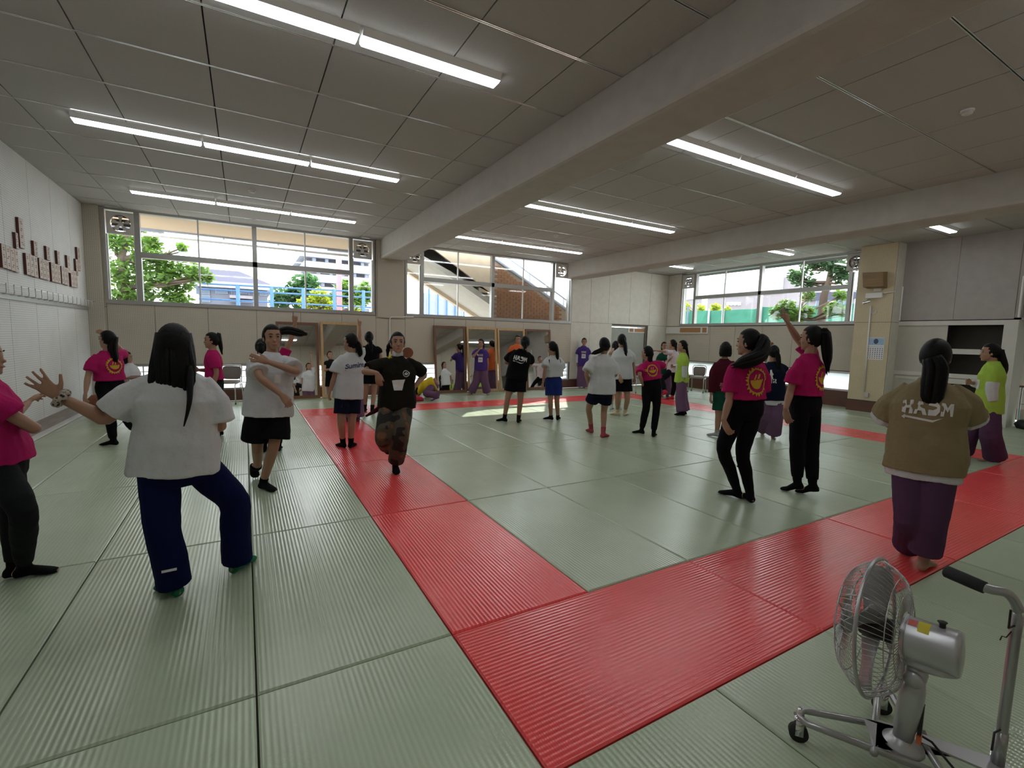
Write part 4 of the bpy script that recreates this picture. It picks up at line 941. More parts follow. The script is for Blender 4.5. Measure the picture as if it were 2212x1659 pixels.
def scrunchie(i):
    a = i['arms'][1]; d = (a[2]-a[1]).normalized(); c = a[2]-d*.01; mb = MB(); u1, w1 = perp(d); k = 18
    for j in range(k):
        t = 2*math.pi*j/k; mb.ell(c+(u1*math.cos(t)+w1*math.sin(t))*.036+d*.006*math.sin(t*5), .016+.004*math.sin(j*2.7), .017, .018, 8, 6)
    m = mat('leopard', (.30, .25, .20), .8, 0, 0); nt = m.node_tree; b = nt.nodes['Principled BSDF']; g = nd(nt, 'ShaderNodeNewGeometry'); v_ = nd(nt, 'ShaderNodeTexVoronoi'); v_.inputs['Scale'].default_value = 55; nt.links.new(g.outputs['Position'], v_.inputs['Vector'])
    r_ = nd(nt, 'ShaderNodeValToRGB'); nt.links.new(v_.outputs['Distance'], r_.inputs[0]); e = r_.color_ramp.elements; e[0].color = (.012,.01,.01,1); e[0].position = .3; e[1].color = (.42,.36,.30,1); e[1].position = .45; nt.links.new(r_.outputs[0], b.inputs['Base Color'])
    mb.build('scrunchie', 'leopard', i['root'], True)
    H_ = i['HP_']; pts, rr = bend([H_(-.085,-.07,-.12), H_(-.10,-.13,-.22), H_(-.105,-.175,-.32), H_(-.08,-.19,-.44)], [.02, .017, .012, .003], 4); MB().tube(pts, rr, 8).build('hair_lock', 'hair', i['root'], True)
    l = i['legs'][1]; p = lerp(l[1], l[2], .62)-i['n']*.105; MB().obox(p, i['r']*.035, i['n']*.004, i['up']*.006).build('trouser_tag', 'print_white', i['root'])
person('person with long loose black hair, white T-shirt and navy trousers, one arm out', (440, 1272), 180, (378, 745), (388, 800), (378, 1022), ((231, 905, 1), (128, 858, 0), 'open', (88, 828, 0), (0, 1, 0)), ((476, 922, 1), (450, 880, 1), 'relax'),
       ((352, 1145, 1), (376, 1258, 'f'), -150), ((505, 1082, 1), (512, 1208, 'f'), 140), dict(m='c_grey_white', hem=-.01, loose=.045, sleeve=.24, sw=.02), ('straight', 'c_indigo'), dict(kind='long', len=.28), ('c_greensock', .15), haz=165, vox=.0062, extra=scrunchie)
person('dancing person in a pink T-shirt with yellow emblem, one foot lifted behind', (246, 962), -155, (232, 733), (231, 760), (238, 828), ((190, 813, -1), (185, 848, -1), 'relax'), ((266, 762, 1), (236, 728, 1), 'flat', (212, 714, 1), (0, 1, 0)),
       ((236, 890, -1), (245, 950, 'f'), -120), ((268, 890, 1), (284, 925, 1), (284, 944, 1)), dict(m='c_pink', hem=-.04, loose=.012), ('joggers', 'c_black'), dict(tail=[(243, 750), (247, 772), (249, 792)], w=.045), ('c_black', .2), haz=-125, prints=[BURST])
person('person in a pink T-shirt with a high ponytail, in profile', (466, 943), -85, (457, 735), (459, 758), (463, 822), 'down', 'front', ((462, 880, -1), (468, 933, 'f'), -85), ((470, 880, 1), (474, 930, 'f'), -85),
       dict(m='c_pink', hem=-.02, loose=.01), ('joggers', 'c_charcoal'), dict(tail=[(471, 722), (475, 745), (479, 764)], tie=(0,-.085,.075), w=.028), ('c_black', .2), haz=-85, prints=[BURST])
person('smiling person in a white T-shirt and black skirt-shorts, arms crossing and hair flying', (576, 1058), 15, (588, 728), (588, 764), (578, 884), ((641, 802, -1), (580, 782, -1), 'flat', (557, 776, 0), (0, -1, 0)), ((562, 815, -1), (607, 852, -1), 'relax', (624, 872, 0)),
       ((590, 968, -1), (569, 1040, 'f'), 35), ((556, 966, 1), (557, 1010, 1), (562, 1028, 1)), dict(m='c_white', hem=.06, loose=.045, sleeve=.2, sw=.02), ('culotte', 'c_black', .78), dict(tail=[(622, 714), (645, 719), (662, 722)], tie=(.07,-.05,.05), w=.03), ('c_black', .1), haz=12, vox=.0068, prints=[('rect', 'print_white', 1, .45, .06, .02, .08)])
person('person in pink pointing straight up, hidden behind the smiling one', (603, 974), 175, (566, 750), (580, 772), (585, 880), 'down', ((628, 735, 1), (637, 698, 0), 'point', (639, 672, 0), (0, 1, 0)), 'down', ((600, 920, 1), (602, 962, 'f'), 175),
       dict(m='c_pink', hem=0, loose=.01), ('joggers', 'c_black'), dict(tail=.2), ('c_black', .2))
person('person in a white T-shirt lettered across the back and navy shorts on the red mats', (748, 968), -160, (757, 739), (760, 764), (752, 848), ((722, 815, -1), (714, 842, 0), 'relax'), ((778, 810, 1), (778, 830, 1), 'relax'),
       ((737, 912, 1), (741, 955, 'f'), -150), ((760, 912, 1), (758, 955, 'f'), 160), dict(m='c_white', hem=.08, loose=.03, sleeve=.22, sw=.02), ('shorts', 'c_navy', .72), dict(tail=[(774, 746), (778, 762), (777, 770)], tie=(0,-.09,.0), w=.03), ('c_black', .25), haz=-115,
       prints=[('text', 'print_navy', -1, .28, .115, -.03, 'Sumino', .95, 1), ('poly', 'print_navy', -1, .40, .10, -.02, [[(-1.5,-.42),(1.7,.28),(1.7,.34),(-1.5,-.34)]])])
person('person in white and plum pointing up, hidden behind the lettered T-shirt', (748, 911), 180, (766, 748), (767, 765), (760, 840), 'down', ((777, 733, 1), (777, 705, 0), 'point', (777, 686, 0), (0, 1, 0)), 'down', 'down',
       dict(m='c_white', hem=.03, loose=.02), ('wide', 'c_plum'), dict(tail=.15), ('c_plum', .1))
person('person all in black with a braid down the back and bare legs', (795, 889), 180, (797, 729), (800, 745), (800, 812), 'front', 'front', ((790, 847, 1), (788, 881, 'f'), 175), ((808, 848, 1), (804, 884, 'f'), 175),
       dict(m='c_black', hem=.02, loose=.005, sleeve=.10), ('shorts', 'c_black', .6), dict(tail=[(801, 742), (802, 757), (803, 772)], tie=(0,-.09,-.01), w=.028), ('c_black', .25))
def bibs(i):
    N, P, u, f = i['N'], i['P'], i['u'], i['fb']
    a = i['PP'](824, 880); b = i['PP'](790, 899); MB().tube([a+i['n']*.05, (a+b)/2, b], [.03, .026, .012], 8).build('sash_end', 'c_maroon', i['root'], True)
person('grinning person in a dark brown T-shirt over a white turtleneck and patched cargo trousers', (852, 1016), 8, (859, 740), (859, 771), (857, 872), ((917, 809, 1), (897, 834, -1), 'fist'), ((787, 802, -1), (815, 806, -1), 'relax', (819, 826, 0), (0, -1, 0)),
       ((866, 935, -1), (854, 1003, 'f'), 5), ((829, 940, -1), (836, 965, 1), (838, 985, 1)), dict(m='c_umber', hem=.05, loose=.04, sleeve=.22, sw=.012, collar='c_white'), ('cargo', 'c_cargo'), dict(tail=[(839, 750, .05), (837, 770, .05)], tie=(-.05,-.07,.0), w=.02, face=.03), ('c_black', .22), haz=5, tilt=(-4, 0), vox=.0068,
       prints=[('poly', 'print_white', 1, .62, .11, .0, TRAP), ('burst', 'print_white', 1, .35, .04, .085)], extra=bibs)
person('person in yellow with a ponytail, hidden behind the dark brown T-shirt', (850, 880), 170, (846, 745), (850, 766), (855, 820), 'front', ((873, 800, -1), (880, 783, 0), 'fist'), 'down', 'down', dict(m='c_yellow', hem=.02, loose=.02), ('wide', 'c_plum'), dict(tail=[(838, 748), (838, 762)], w=.025), ('c_plum', .1), h=1.5)
fp = on(881, 762, 1, on(850, 880, 2, 0).y); fd_ = (fp-CAMP).normalized(); hf_ = thing('hand_fan', 'round brown paper fan held up behind the dark brown T-shirt', 'fan', (fp.x, fp.y, fp.z-.25))
MB().tube([fp-fd_*.003, fp+fd_*.003], [.115, .115], 28).build('leaf', 'barrel_wood', hf_)
MB().tube([fp-V((0,0,.1)), fp-V((0,0,.24))], [.007, .008], 8).build('handle', 'frame_light', hf_)
person('crouching person in yellow and plum bowed over a red cloth', (925, 860), -95, (897, 850), (905, 840), (938, 826), ((903, 852, 1), (894, 856, 1), 'flat'), ((906, 852, 1), (896, 858, 1), 'flat'), ((920, 850, -1), (944, 854, -1), -90), ((922, 850, 1), (946, 854, 1), -90),
       dict(m='c_yellow', hem=.03, loose=.06), ('straight', 'c_plum'), dict(tail=.05), ('c_plum', .1), h=1.5, tilt=(70, 0))
rc = on(897, 866, 2, 0); MB().loft([(rc+V((0,0,z)), V((.2*k,-.03,0)), V((.02,.13*k,0))) for z, k in ((.004,1),(.05,1.02),(.09,.8),(.11,.5))], 18, True, .8).build('red_cloth', 'c_red', smooth=True, label='crumpled red cloth bundle on the mats before the crouching person', category='cloth')
def bib(px=.13, w=.15): return [('rect', 'print_white', 1, .62, .14, .0, .13), ('poly', 'print_white', 1, .36, .085, .0, SCRAWL), ('poly', 'print_navy', 1, .62, .045, .0, SCRAWL)]
person('person in a violet T-shirt with white bib and wide plum trousers, hand at the chin', (1035, 853), -8, (1039, 741), (1039, 753), (1039, 799), ((1053, 778, 1), (1053, 796, 0), 'relax'), ((1022, 771, -1), (1034, 757, -1), 'fist'), ((1047, 824, -1), (1052, 847, 'f'), 10), ((1029, 824, -1), (1018, 847, 'f'), -30),
       dict(m='c_violet', hem=.02, loose=.02), ('wide', 'c_plum'), dict(tail=.3), (None,), haz=-25, prints=bib())
person('person in an orange T-shirt and plum trousers before the mirrors', (1112, 850), 0, (1119, 733), (1117, 744), (1114, 796), 'front', 'front', 'down', 'down', dict(m='c_orange', hem=.02, loose=.02), ('wide', 'c_plum'), dict(tail=.25), (None,))
person('person in a black T-shirt with white graffiti lettering, bare legs apart', (1103, 912), 178, (1135, 740), (1128, 756), (1116, 812), ((1092, 782, 1), (1108, 790, 1), 'relax'), ((1148, 784, 1), (1138, 800, 1), 'relax'), ((1096, 864, 1), (1090, 902, 'f'), -110), ((1124, 866, 1), (1120, 904, 'f'), 170),
       dict(m='c_black', hem=.06, loose=.03, sleeve=.22, sw=.012), ('shorts', 'c_black', .62), dict(tail=[(1135, 748), (1131, 757)], w=.028), ('c_black', .24), haz=165, prints=[('poly', 'print_white', -1, .33, .125, 0, GRAF)])
person('person in a cropped white T-shirt with black shoulder stripes and blue shorts', (1190, 909), -155, (1192, 750), (1196, 769), (1196, 820), ((1177, 800, -1), (1173, 827, 0), 'relax'), 'front', ((1189, 866, 1), (1190, 899, 'f'), -110), ((1203, 866, 1), (1205, 899, 'f'), 170),
       dict(m='c_white', hem=-.06, loose=.025, sw=.018), ('shorts', 'c_blue', .72), dict(tail=[(1202, 752), (1204, 768), (1204, 782)], tie=(0,-.085,.06), w=.03), ('c_black', .06), haz=-125,
       prints=[('poly', 'c_black', -1, .12, .1, .13, [[(-.15,.5),(.1,.45),(.05,-.6),(-.1,-.5)]]), ('poly', 'c_black', -1, .12, .1, -.13, [[(-.1,.45),(.15,.5),(.1,-.5),(-.05,-.6)]])])
person('person in violet T-shirt over white sleeves and long plum skirt by the white boards', (1258, 838), 5, (1262, 738), (1261, 748), (1259, 790), 'down', 'down', 'down', 'down', dict(m='c_violet', hem=.02, loose=.015, under=('c_white', 0, .49, .004)), ('skirt', 'c_plum', .04), dict(tail=.2), (None,), prints=bib())
person('person in a grey-white T-shirt and red socks with the head tipped back', (1290, 946), 178, (1307, 745), (1302, 767), (1300, 842), ((1267, 806, -1), (1271, 830, 1), 'relax'), 'front', ((1272, 882, 1), (1277, 925, 'f'), -155), ((1305, 886, 1), (1303, 935, 'f'), 150),
       dict(m='c_grey_white', hem=.06, loose=.04, sleeve=.24, sw=.02), ('shorts', 'c_navy', .66), dict(tail=[(1297, 757), (1287, 761), (1278, 764)], tie=(0,-.09,-.02), w=.028), ('c_sock_red', .28), haz=170, tilt=(-12, -14))
person('person in a white T-shirt, black shorts and cream high-top shoes with a long ponytail', (1340, 900), 180, (1343, 735), (1343, 752), (1344, 813), ((1334, 790, -1), (1339, 812, -1), 'relax'), ((1368, 784, 1), (1371, 814, -1), 'relax'), ((1334, 864, 1), (1334, 889, 'f'), -120), ((1355, 864, 1), (1350, 889, 'f'), 160),
       dict(m='c_white', hem=.05, loose=.035, sleeve=.22, sw=.018), ('shorts', 'c_black', .66), dict(tail=[(1350, 742), (1352, 762), (1354, 784)], w=.03), ('c_cream', .3, 'shoe'), haz=-165)
person('person in white with a hand at the face, hidden behind the cream shoes', (1342, 886), 170, (1330, 748), (1332, 762), (1332, 815), ((1319, 762, -1), (1330, 748, 1), 'relax'), 'front', 'down', 'down', dict(m='c_white', hem=.04, loose=.03), ('shorts', 'c_navy', .6), dict(tail=.2), ('c_white', .1), h=1.55, skin='skin_fair')
person('short person in a pink T-shirt with yellow emblem and black trousers, elbow out', (1395, 940), -165, (1398, 762), (1400, 780), (1408, 826), ((1382, 812, -1), (1388, 830, 1), 'relax'), ((1436, 793, 1), (1441, 782, 1), 'relax', (1449, 776, 0), (0, 0, 1)), ((1396, 880, 1), (1386, 928, 'f'), -100), ((1418, 880, 1), (1412, 934, 'f'), 170),
       dict(m='c_pink', hem=-.05, loose=.015), ('joggers', 'c_black'), dict(tail=[(1404, 774), (1405, 788), (1405, 800)], tie=(0,-.09,0), w=.036), ('c_black', .2), haz=-110, prints=[BURST])
person('person in green and plum, mostly hidden beside the lime T-shirt', (1437, 858), 20, (1435, 747), (1436, 760), (1438, 805), 'front', 'front', 'down', 'down', dict(m='c_green', hem=.03, loose=.02, under=('c_white', 0, .45, .004)), ('wide', 'c_plum'), dict(tail=.2), ('c_plum', .1))
person('person in a pale pink T-shirt and black trousers lifting one knee, arm held out', (1450, 863), -125, (1453, 743), (1455, 757), (1454, 804), ((1437, 760, -1), (1421, 758, -1), 'flat', (1414, 757, 0), (0, 0, -1)), ((1466, 785, 1), (1460, 800, 1), 'relax'), ((1431, 820, -1), (1436, 846, -1), (1428, 850, 0)), ((1457, 832, 1), (1452, 857, 'f'), -110),
       dict(m='c_rose', hem=.0, loose=.02, sleeve=.28), ('joggers', 'c_black'), dict(tail=[(1460, 750), (1461, 762)], w=.024), ('c_red', .1, 'shoe'), haz=-110)
person('person in a lime T-shirt over white sleeves and plum trousers, in profile by a chair', (1472, 895), -78, (1474, 747), (1476, 764), (1472, 822), ((1479, 800, -1), (1478, 822, 0), 'relax'), 'front', ((1470, 860, -1), (1474, 890, 'f'), -80), ((1474, 860, 1), (1478, 888, 'f'), -80),
       dict(m='c_lime', hem=.04, loose=.02, under=('c_white', 0, .44, .012)), ('wide', 'c_plum'), dict(tail=[(1483, 750), (1486, 768), (1488, 782)], w=.02), ('c_black', .1), haz=-80, prints=[('rect', 'print_white', 1, .6, .14, .0, .14)])
person('person in a maroon long-sleeved top and dark green shorts, face turned away', (1545, 943), -172, (1567, 754), (1564, 777), (1566, 838), ((1539, 820, -1), (1536, 853, -1), 'relax'), ((1590, 815, 1), (1590, 845, 1), 'relax'), ((1552, 898, 1), (1549, 934, 'f'), -110), ((1576, 898, 1), (1578, 930, 'f'), 170),
       dict(m='c_maroon', hem=.04, loose=.02, sleeve=.49, sw=.012), ('shorts', 'c_green', .8), dict(kind='bob', fringe=.02), ('c_grey', .2), haz=-170)
person('person in a pink T-shirt and black leggings bending the knees, hair swinging', (1600, 1084), -140, (1617, 739), (1614, 776), (1610, 868), ((1576, 862, -1), (1563, 908, -1), 'relax', (1573, 932, 0)), 'front', ((1563, 972, -1), (1592, 1058, 'f'), -110), ((1604, 978, -1), (1620, 1066, 'f'), -150),
       dict(m='c_pink', hem=-.03, loose=.012, sleeve=.24, sw=.014), ('leggings', 'c_black'), dict(tail=[(1646, 742, -.03), (1640, 768, -.12), (1612, 782, -.2), (1584, 790, -.22)], tie=(0,-.085,.04), w=.055), ('c_black', .2), haz=-105, vox=.0068, prints=[('burst', 'print_yellow', -1, .48, .115, -.02)])
person('person in a navy T-shirt with white picture over a white layer, hand on the head', (1670, 948), 178, (1671, 761), (1668, 783), (1668, 862), ((1648, 790, 1), (1660, 756, -1), 'relax'), ((1703, 812, 1), (1690, 830, 1), 'relax'), ((1650, 900, 1), (1648, 925, 1), (1645, 940, 1)), ((1676, 905, 1), (1670, 938, 'f'), 175),
       dict(m='c_navy', hem=.02, loose=.03, sleeve=.22, under=('c_white', .08, .25, .012)), ('wide', 'c_plum'), dict(tail=[(1680, 768), (1682, 785), (1682, 800)], w=.03), (None,), haz=-165,
       prints=[('poly', 'print_white', -1, .42, .11, .02, [[(-.1,.9),(.15,.95),(.25,.5),(.45,.1),(.3,-.1),(.4,-.6),(-.1,-.6),(-.05,-.1),(-.35,.1),(-.3,.2),(-.05,.15)]]), ('poly', 'print_white', -1, .62, .08, 0, SCRAWL)])
person('person in a pink T-shirt and black joggers on tiptoe, pointing up with a ponytail', (1738, 1058), -120, (1753, 730), (1748, 768), (1740, 862), ((1708, 842, -1), (1697, 884, -1), 'relax', (1703, 912, 0)), ((1725, 735, 1), (1702, 698, -1), 'point', (1697, 670, 0), (0, 1, 0)), ((1722, 965, -1), (1722, 1038, 't'), -100), ((1753, 965, 1), (1755, 1043, 't'), -100),
       dict(m='c_pink', hem=-.04, loose=.012, sleeve=.22, sw=.012), ('joggers', 'c_black'), dict(tail=[(1783, 722), (1787, 760), (1788, 802)], tie=(0,-.09,.06), w=.04), ('c_black', .08), haz=-105, vox=.0068, prints=[('burst', 'print_yellow', -1, .48, .11, -.05)])
person('person in an olive brown T-shirt with white graffiti lettering, walking on the red mats', (1990, 1222), 176, (2021, 770), (2012, 822), (1996, 1000), ((1912, 905, 1), (1930, 925, 1), 'relax'), ((2096, 905, 1), (2076, 925, 1), 'relax'), ((1968, 1122, 1), (1962, 1188, 1), (1980, 1232, 1)), ((2010, 1120, 1), (1996, 1208, 'f'), 165),
       dict(m='c_brown', hem=.05, loose=.045, sleeve=.25, sw=.03, under=('c_white', .05, .29, .03)), ('loose', 'c_purple'), dict(tail=[(2022, 796), (2018, 830), (2014, 856), (2010, 880)], tie=(0,-.095,-.01), w=.062), (None,), haz=172, vox=.0064, prints=[('poly', 'print_white', -1, .38, .125, 0, GRAF)])
person('person in a lime T-shirt over white sleeves striding in plum trousers before the cabinet', (2112, 996), -82, (2139, 761), (2146, 783), (2134, 888), ((2142, 842, -1), (2144, 868, 0), 'relax', (2149, 885, 0)), 'front', ((2140, 942, -1), (2150, 988, 'f'), -85), ((2092, 938, 1), (2078, 975, 'f'), -85),
       dict(m='c_lime', hem=.02, loose=.03, under=('c_white', 0, .45, .016), sleeve=.2), ('wide', 'c_purple'), dict(tail=[(2160, 765), (2168, 790), (2170, 815)], w=.04), (None,), haz=-75, prints=[('rect', 'print_white', 1, .6, .14, .03, .12)])
# seated helper behind the small table
person('seated person in a white shirt and cap behind the black bag', (285, 886), 60, (273, 772), (278, 786), (284, 822), 'front', 'front', ((300, 838, -1), (300, 878, 'f'), 60), ((294, 840, -1), (294, 880, 'f'), 60), dict(m='c_white', hem=.02, loose=.02), ('straight', 'c_grey'), dict(kind='bob', fringe=.0), ('c_grey', .1), h=1.55, haz=75)
# ------------------------------------------------------------------ floor fan on wheels
mat('fan_silver', (.50, .50, .51), .32, .55, var=.02); mat('fan_tube', (.42, .42, .43), .30, .8, var=.02); mat('fan_wire', (.50, .50, .50), .25, .9, var=0); mat('fan_blade', (.34, .35, .36), .35, .2, var=0); mat('label_yellow', (.62, .52, .02), .5, var=.05); mat('label_red', (.55, .12, .10), .5, var=.1); mat('label_orange', (.65, .16, .05), .5, var=.05)
def FX(x, y, z): return on(1680+x*.28866, 1180+y*.28866, 2, z)
FB = FX(930, 1475, .11)
fan = thing('floor_fan', 'silver wheeled floor fan with wire guard and push handle', 'fan', (FB.x, FB.y, 0))
vd_ = ray(1891, 1353).normalized(); rr0 = (CR-vd_*CR.dot(vd_)).normalized(); uu0 = rr0.cross(vd_); AX = (-rr0*.90+uu0*.36+vd_*.22).normalized(); GC = FX(735, 600, .53); FU = (V((0,0,1))-AX*AX.z).normalized(); FW = AX.cross(FU).normalized()
R = .243
def guard(name, sgn, depth, r_in, nw, ring_at):
    mb = MB()
    def prof(t): # t 0 rim .. 1 hub
        r_ = R+(r_in-R)*t; return r_, depth*(1-(1-t)**4.5 if True else t)
    for i in range(nw):
        a = 2*math.pi*i/nw; pts = []
        for j in range(9):
            t = j/8; r_, d = prof(t); a2 = a+.16*t*sgn; pts.append(GC+(FU*math.cos(a2)+FW*math.sin(a2))*r_+AX*(sgn*d))
        mb.tube(pts, .0011, 4, caps=False)
    for t in ring_at: r_, d = prof(t); mb.torus(GC+AX*sgn*d, AX, r_, .0019, 48, 5)
    for i in range(4):
        a = math.pi/4+math.pi/2*i; mb.tube([GC+(FU*math.cos(a)+FW*math.sin(a))*prof(j/8)[0]+AX*sgn*(prof(j/8)[1]-.003) for j in range(9)], .0024, 5)
    return mb.build(name, 'fan_wire', fan, True, kind='stuff')
guard('front_guard', 1, .095, .045, 72, (.3, .62)); guard('rear_guard', -1, .085, .085, 72, (.3, .62))
MB().torus(GC, AX, R+.002, .0065, 64, 10).build('rim_band', 'fan_tube', fan, True)
MB().tube([GC+AX*.088, GC+AX*.098, GC+AX*.10], [.05, .05, .03], 24).build('guard_badge', 'fan_silver', fan, True)
for k in range(4):
    a0 = math.pi/2*k+.5; vs = []; fs = []
    for j in range(7):
        r_ = .035+.185*j/6; wd_ = .55*math.sin(math.pi*min(1, .18+.72*j/6))
        for q in range(5):
            a = a0+wd_*(q/4-.5)*1.6; vs.append(GC+(FU*math.cos(a)+FW*math.sin(a))*r_+AX*(.03-.06*q/4+.01))
    fs = [(j*5+q, j*5+q+1, (j+1)*5+q+1, (j+1)*5+q) for j in range(6) for q in range(4)]
    b_ = MB().add(vs, fs).build('blade', 'fan_blade', fan, True); b_.modifiers.new('t', 'SOLIDIFY').thickness = .003
MB().tube([GC+AX*.05, GC+AX*.045, GC-AX*.05], [.02, .04, .042], 24).build('blade_hub', 'black_plastic', fan, True)
MO = lambda d, o=0: GC-AX*d+FU*o
motor = MB().tube([MO(.078), MO(.082), MO(.09), MO(.10), MO(.222), MO(.232), MO(.236)], [.062, .071, .074, .0735, .0735, .071, .035], 36).build('motor_housing', 'fan_silver', fan, True)
MB().tube([MO(.092), MO(.096)], [.0748, .0748], 36).build('seam', 'fan_tube', motor, True)
MB().tube([MO(.185, .068), MO(.185, .086), MO(.185, .092)], [.009, .009, .014], 16).build('swing_knob', 'black_plastic', motor, True)
def sticker(name, m, d0, d1, a0, a1):
    vs = []; n_ = 6
    for d in (d0, d1):
        for i in range(n_+1):
            a = a0+(a1-a0)*i/n_; vs.append(MO(d)+(FU*math.cos(a)+FW*math.sin(a))*.0745)
    MB().add(vs, [(i, i+1, n_+2+i, n_+1+i) for i in range(n_)]).build(name, m, motor)
toc = -CF-AX*(-CF).dot(AX); ac = math.atan2(toc.dot(FW), toc.dot(FU)); sg_ = 1 if ac > 0 else -1
sticker('warning_label', 'label_red', .100, .124, sg_*.15, sg_*.55); sticker('caution_label', 'label_yellow', .127, .158, sg_*.1, sg_*.75)
MB().loft([(MO(.15, -.055), AX*.075, FW*.045), (MO(.15, -.075), AX*.08, FW*.046), (MO(.14, -.088), AX*.06, FW*.036)], 20, True, .7).build('motor_cradle', 'fan_silver', fan, True)
NK = MO(.118, -.08)
up_ = V((0,0,1)); lean = V((NK.x-FB.x, NK.y-FB.y, 0))
MB().tube([NK-up_*.005, NK-up_*.05, V((lerp(FB.x, NK.x, .6), lerp(FB.y, NK.y, .6), NK.z-.10))], [.030, .032, .028], 20).build('neck', 'fan_silver', fan, True)
for s_ in (1, -1): MB().tube([NK-up_*.05+FW*s_*.030, NK-up_*.05+FW*s_*.042], [.030, .027], 20).build('hinge_disc', 'fan_silver', fan, True)
z1_ = NK.z-.07
MB().loft([(V((lerp(FB.x, NK.x, t), lerp(FB.y, NK.y, t), lerp(.13, z1_, t))), CR*.001+FW*w1, AX.cross(up_).cross(up_).normalized()*w2) for t, w1, w2 in ((0,.030,.030),(.15,.030,.030),(.25,.038,.034),(.6,.042,.036),(.85,.038,.034),(1,.028,.028))], 20, True, .75).build('column', 'fan_silver', fan, True)
cp_ = V((lerp(FB.x, NK.x, .45), lerp(FB.y, NK.y, .45), lerp(.13, z1_, .45))); pf = (-CF).copy(); pf.z = 0; pf = (pf+CR*.9).normalized(); px_ = pf.cross(up_)
MB().obox(cp_+pf*.036, px_*.010, pf*.006, up_*.055).build('control_strip', 'black_plastic', fan); MB().obox(cp_+pf*.036-up_*.075, px_*.012, pf*.007, up_*.015).build('control_label', 'label_orange', fan)
MB().tube([V((FB.x, FB.y, .10)), V((FB.x, FB.y, .115)), V((FB.x, FB.y, .135)), V((FB.x, FB.y, .145))], [.066, .064, .038, .032], 32).build('flange', 'fan_silver', fan, True)
# chassis of bent tubes
zc = .105; FL = FX(165, 1265, zc); d1_ = (V((FL.x-FB.x, FL.y-FB.y, 0))).normalized(); s1 = d1_.cross(up_)
PB = FX(1640, 1659, .1); back = V((PB.x-FB.x, PB.y-FB.y, 0))
def utube(tip, d, s_, name, spread=.042, endl=.1):
    pts = [V((FB.x, FB.y, zc))-d*endl+s_*.10, tip-d*.06+s_*spread, tip-d*.02+s_*spread*.85, tip+s_*spread*.3, tip-s_*spread*.3, tip-d*.02-s_*spread*.85, tip-d*.06-s_*spread, V((FB.x, FB.y, zc))-d*endl-s_*.10]
    MB().tube(pts, .0125, 12).build(name, 'fan_tube', fan, True)
FLt = V((FL.x, FL.y, zc)); utube(FLt, d1_, s1, 'leg_tube')
RL = FX(790, 1075, zc); d2_ = V((RL.x-FB.x, RL.y-FB.y, 0)).normalized(); s2 = d2_.cross(up_); utube(V((RL.x, RL.y, zc)), d2_, s2, 'leg_tube', .03)
MB().prism([V((FB.x, FB.y, zc+.006))+V(v_) for v_ in ((d1_*.10+s1*.07), (d1_*.10-s1*.07), (d2_*.08-s2*.06), (d2_*.08+s2*.06)*1.0, back*1.1+s1*.02, back*1.15-s1*.08)], (0,0,.008)).build('base_plate', 'fan_silver', fan)
def caster(p, nm=''):
    w = V((p.x, p.y, .034)); a = V((s1.x, s1.y, 0))
    c_ = MB().tube([w-a*.014, w+a*.014], [.034, .034], 20).build('caster_wheel', 'rubber', fan, True)
    f_ = MB(); f_.tube([p+up_*.03, p-up_*.02], [.008, .011], 12)
    for q in (1, -1): f_.obox(w+up_*.03+a*.019*q, d1_*.014, a*.002, up_*.034)
    f_.obox(w+up_*.062, d1_*.018, a*.021, up_*.003); f_.build('caster_fork', 'chrome', c_, True)
caster(V((FL.x, FL.y, zc))); caster(V((RL.x, RL.y, zc))); caster(V((PB.x, PB.y, zc))+s1*.03)
# push handle
def z_for(py, x, y):
    lo, hi = .1, 1.2
    for _ in range(40):
        m_ = (lo+hi)/2; d = V((x, y, m_))-CAMP
        if 829.5-FPX*d.dot(CU)/d.dot(CF) > py: lo = m_
        else: hi = m_
    return lo
ztop = z_for(1320, PB.x, PB.y); g1 = on(2128, 1270, 2, ztop+.06); g0 = on(2044, 1234, 2, ztop+.07)
pp_ = [V((PB.x, PB.y, zc)), V((PB.x, PB.y, ztop-.06)), V((PB.x, PB.y, ztop)), lerp(V((PB.x, PB.y, ztop+.05)), g1, .35), g1, g0]
pts_, rr_ = bend(pp_, [.0155]*6, 4); MB().tube(pts_, rr_, 14).build('handle_tube', 'fan_tube', fan, True)
MB().tube([g1, lerp(g1, g0, .5), g0, g0+(g0-g1).normalized()*.006], [.021, .022, .022, .016], 16).build('grip', 'rubber', fan, True)
MB().tube([V((PB.x, PB.y, .12)), V((PB.x, PB.y, .24))], .0185, 14).build('handle_socket', 'fan_tube', fan, True)
for zz, s_ in ((ztop-.05, 1), (.25, -1)):
    o_ = V((PB.x, PB.y, zz)); l_ = -CR*.75-CF*.3; l_.z = 0; l_.normalize()
    MB().tube([o_, o_+l_*.05, o_+l_*.052+up_*.06*s_, o_+l_*.052+up_*.065*s_], [.0035]*4, 6).build('cord_hook', 'black_plastic', fan, True)
o_ = V((PB.x, PB.y, ztop-.07)); MB().tube([o_-CR*.012, o_-CR*.03-up_*.025, o_-CR*.045-up_*.02, o_-CR*.05-up_*.035], .002, 5).build('cord_tie', 'black_plastic', fan, True)
k0_ = V((FB.x, FB.y, .17))+CR*.03-CF*.03
MB().tube([k0_, k0_+CR*.05-up_*.03, on(2060, 1660, 2, .11), on(2085, 1700, 2, .05), on(2120, 1760, 2, .01)], .0042, 8).build('power_cord', 'black_plastic', fan, True)
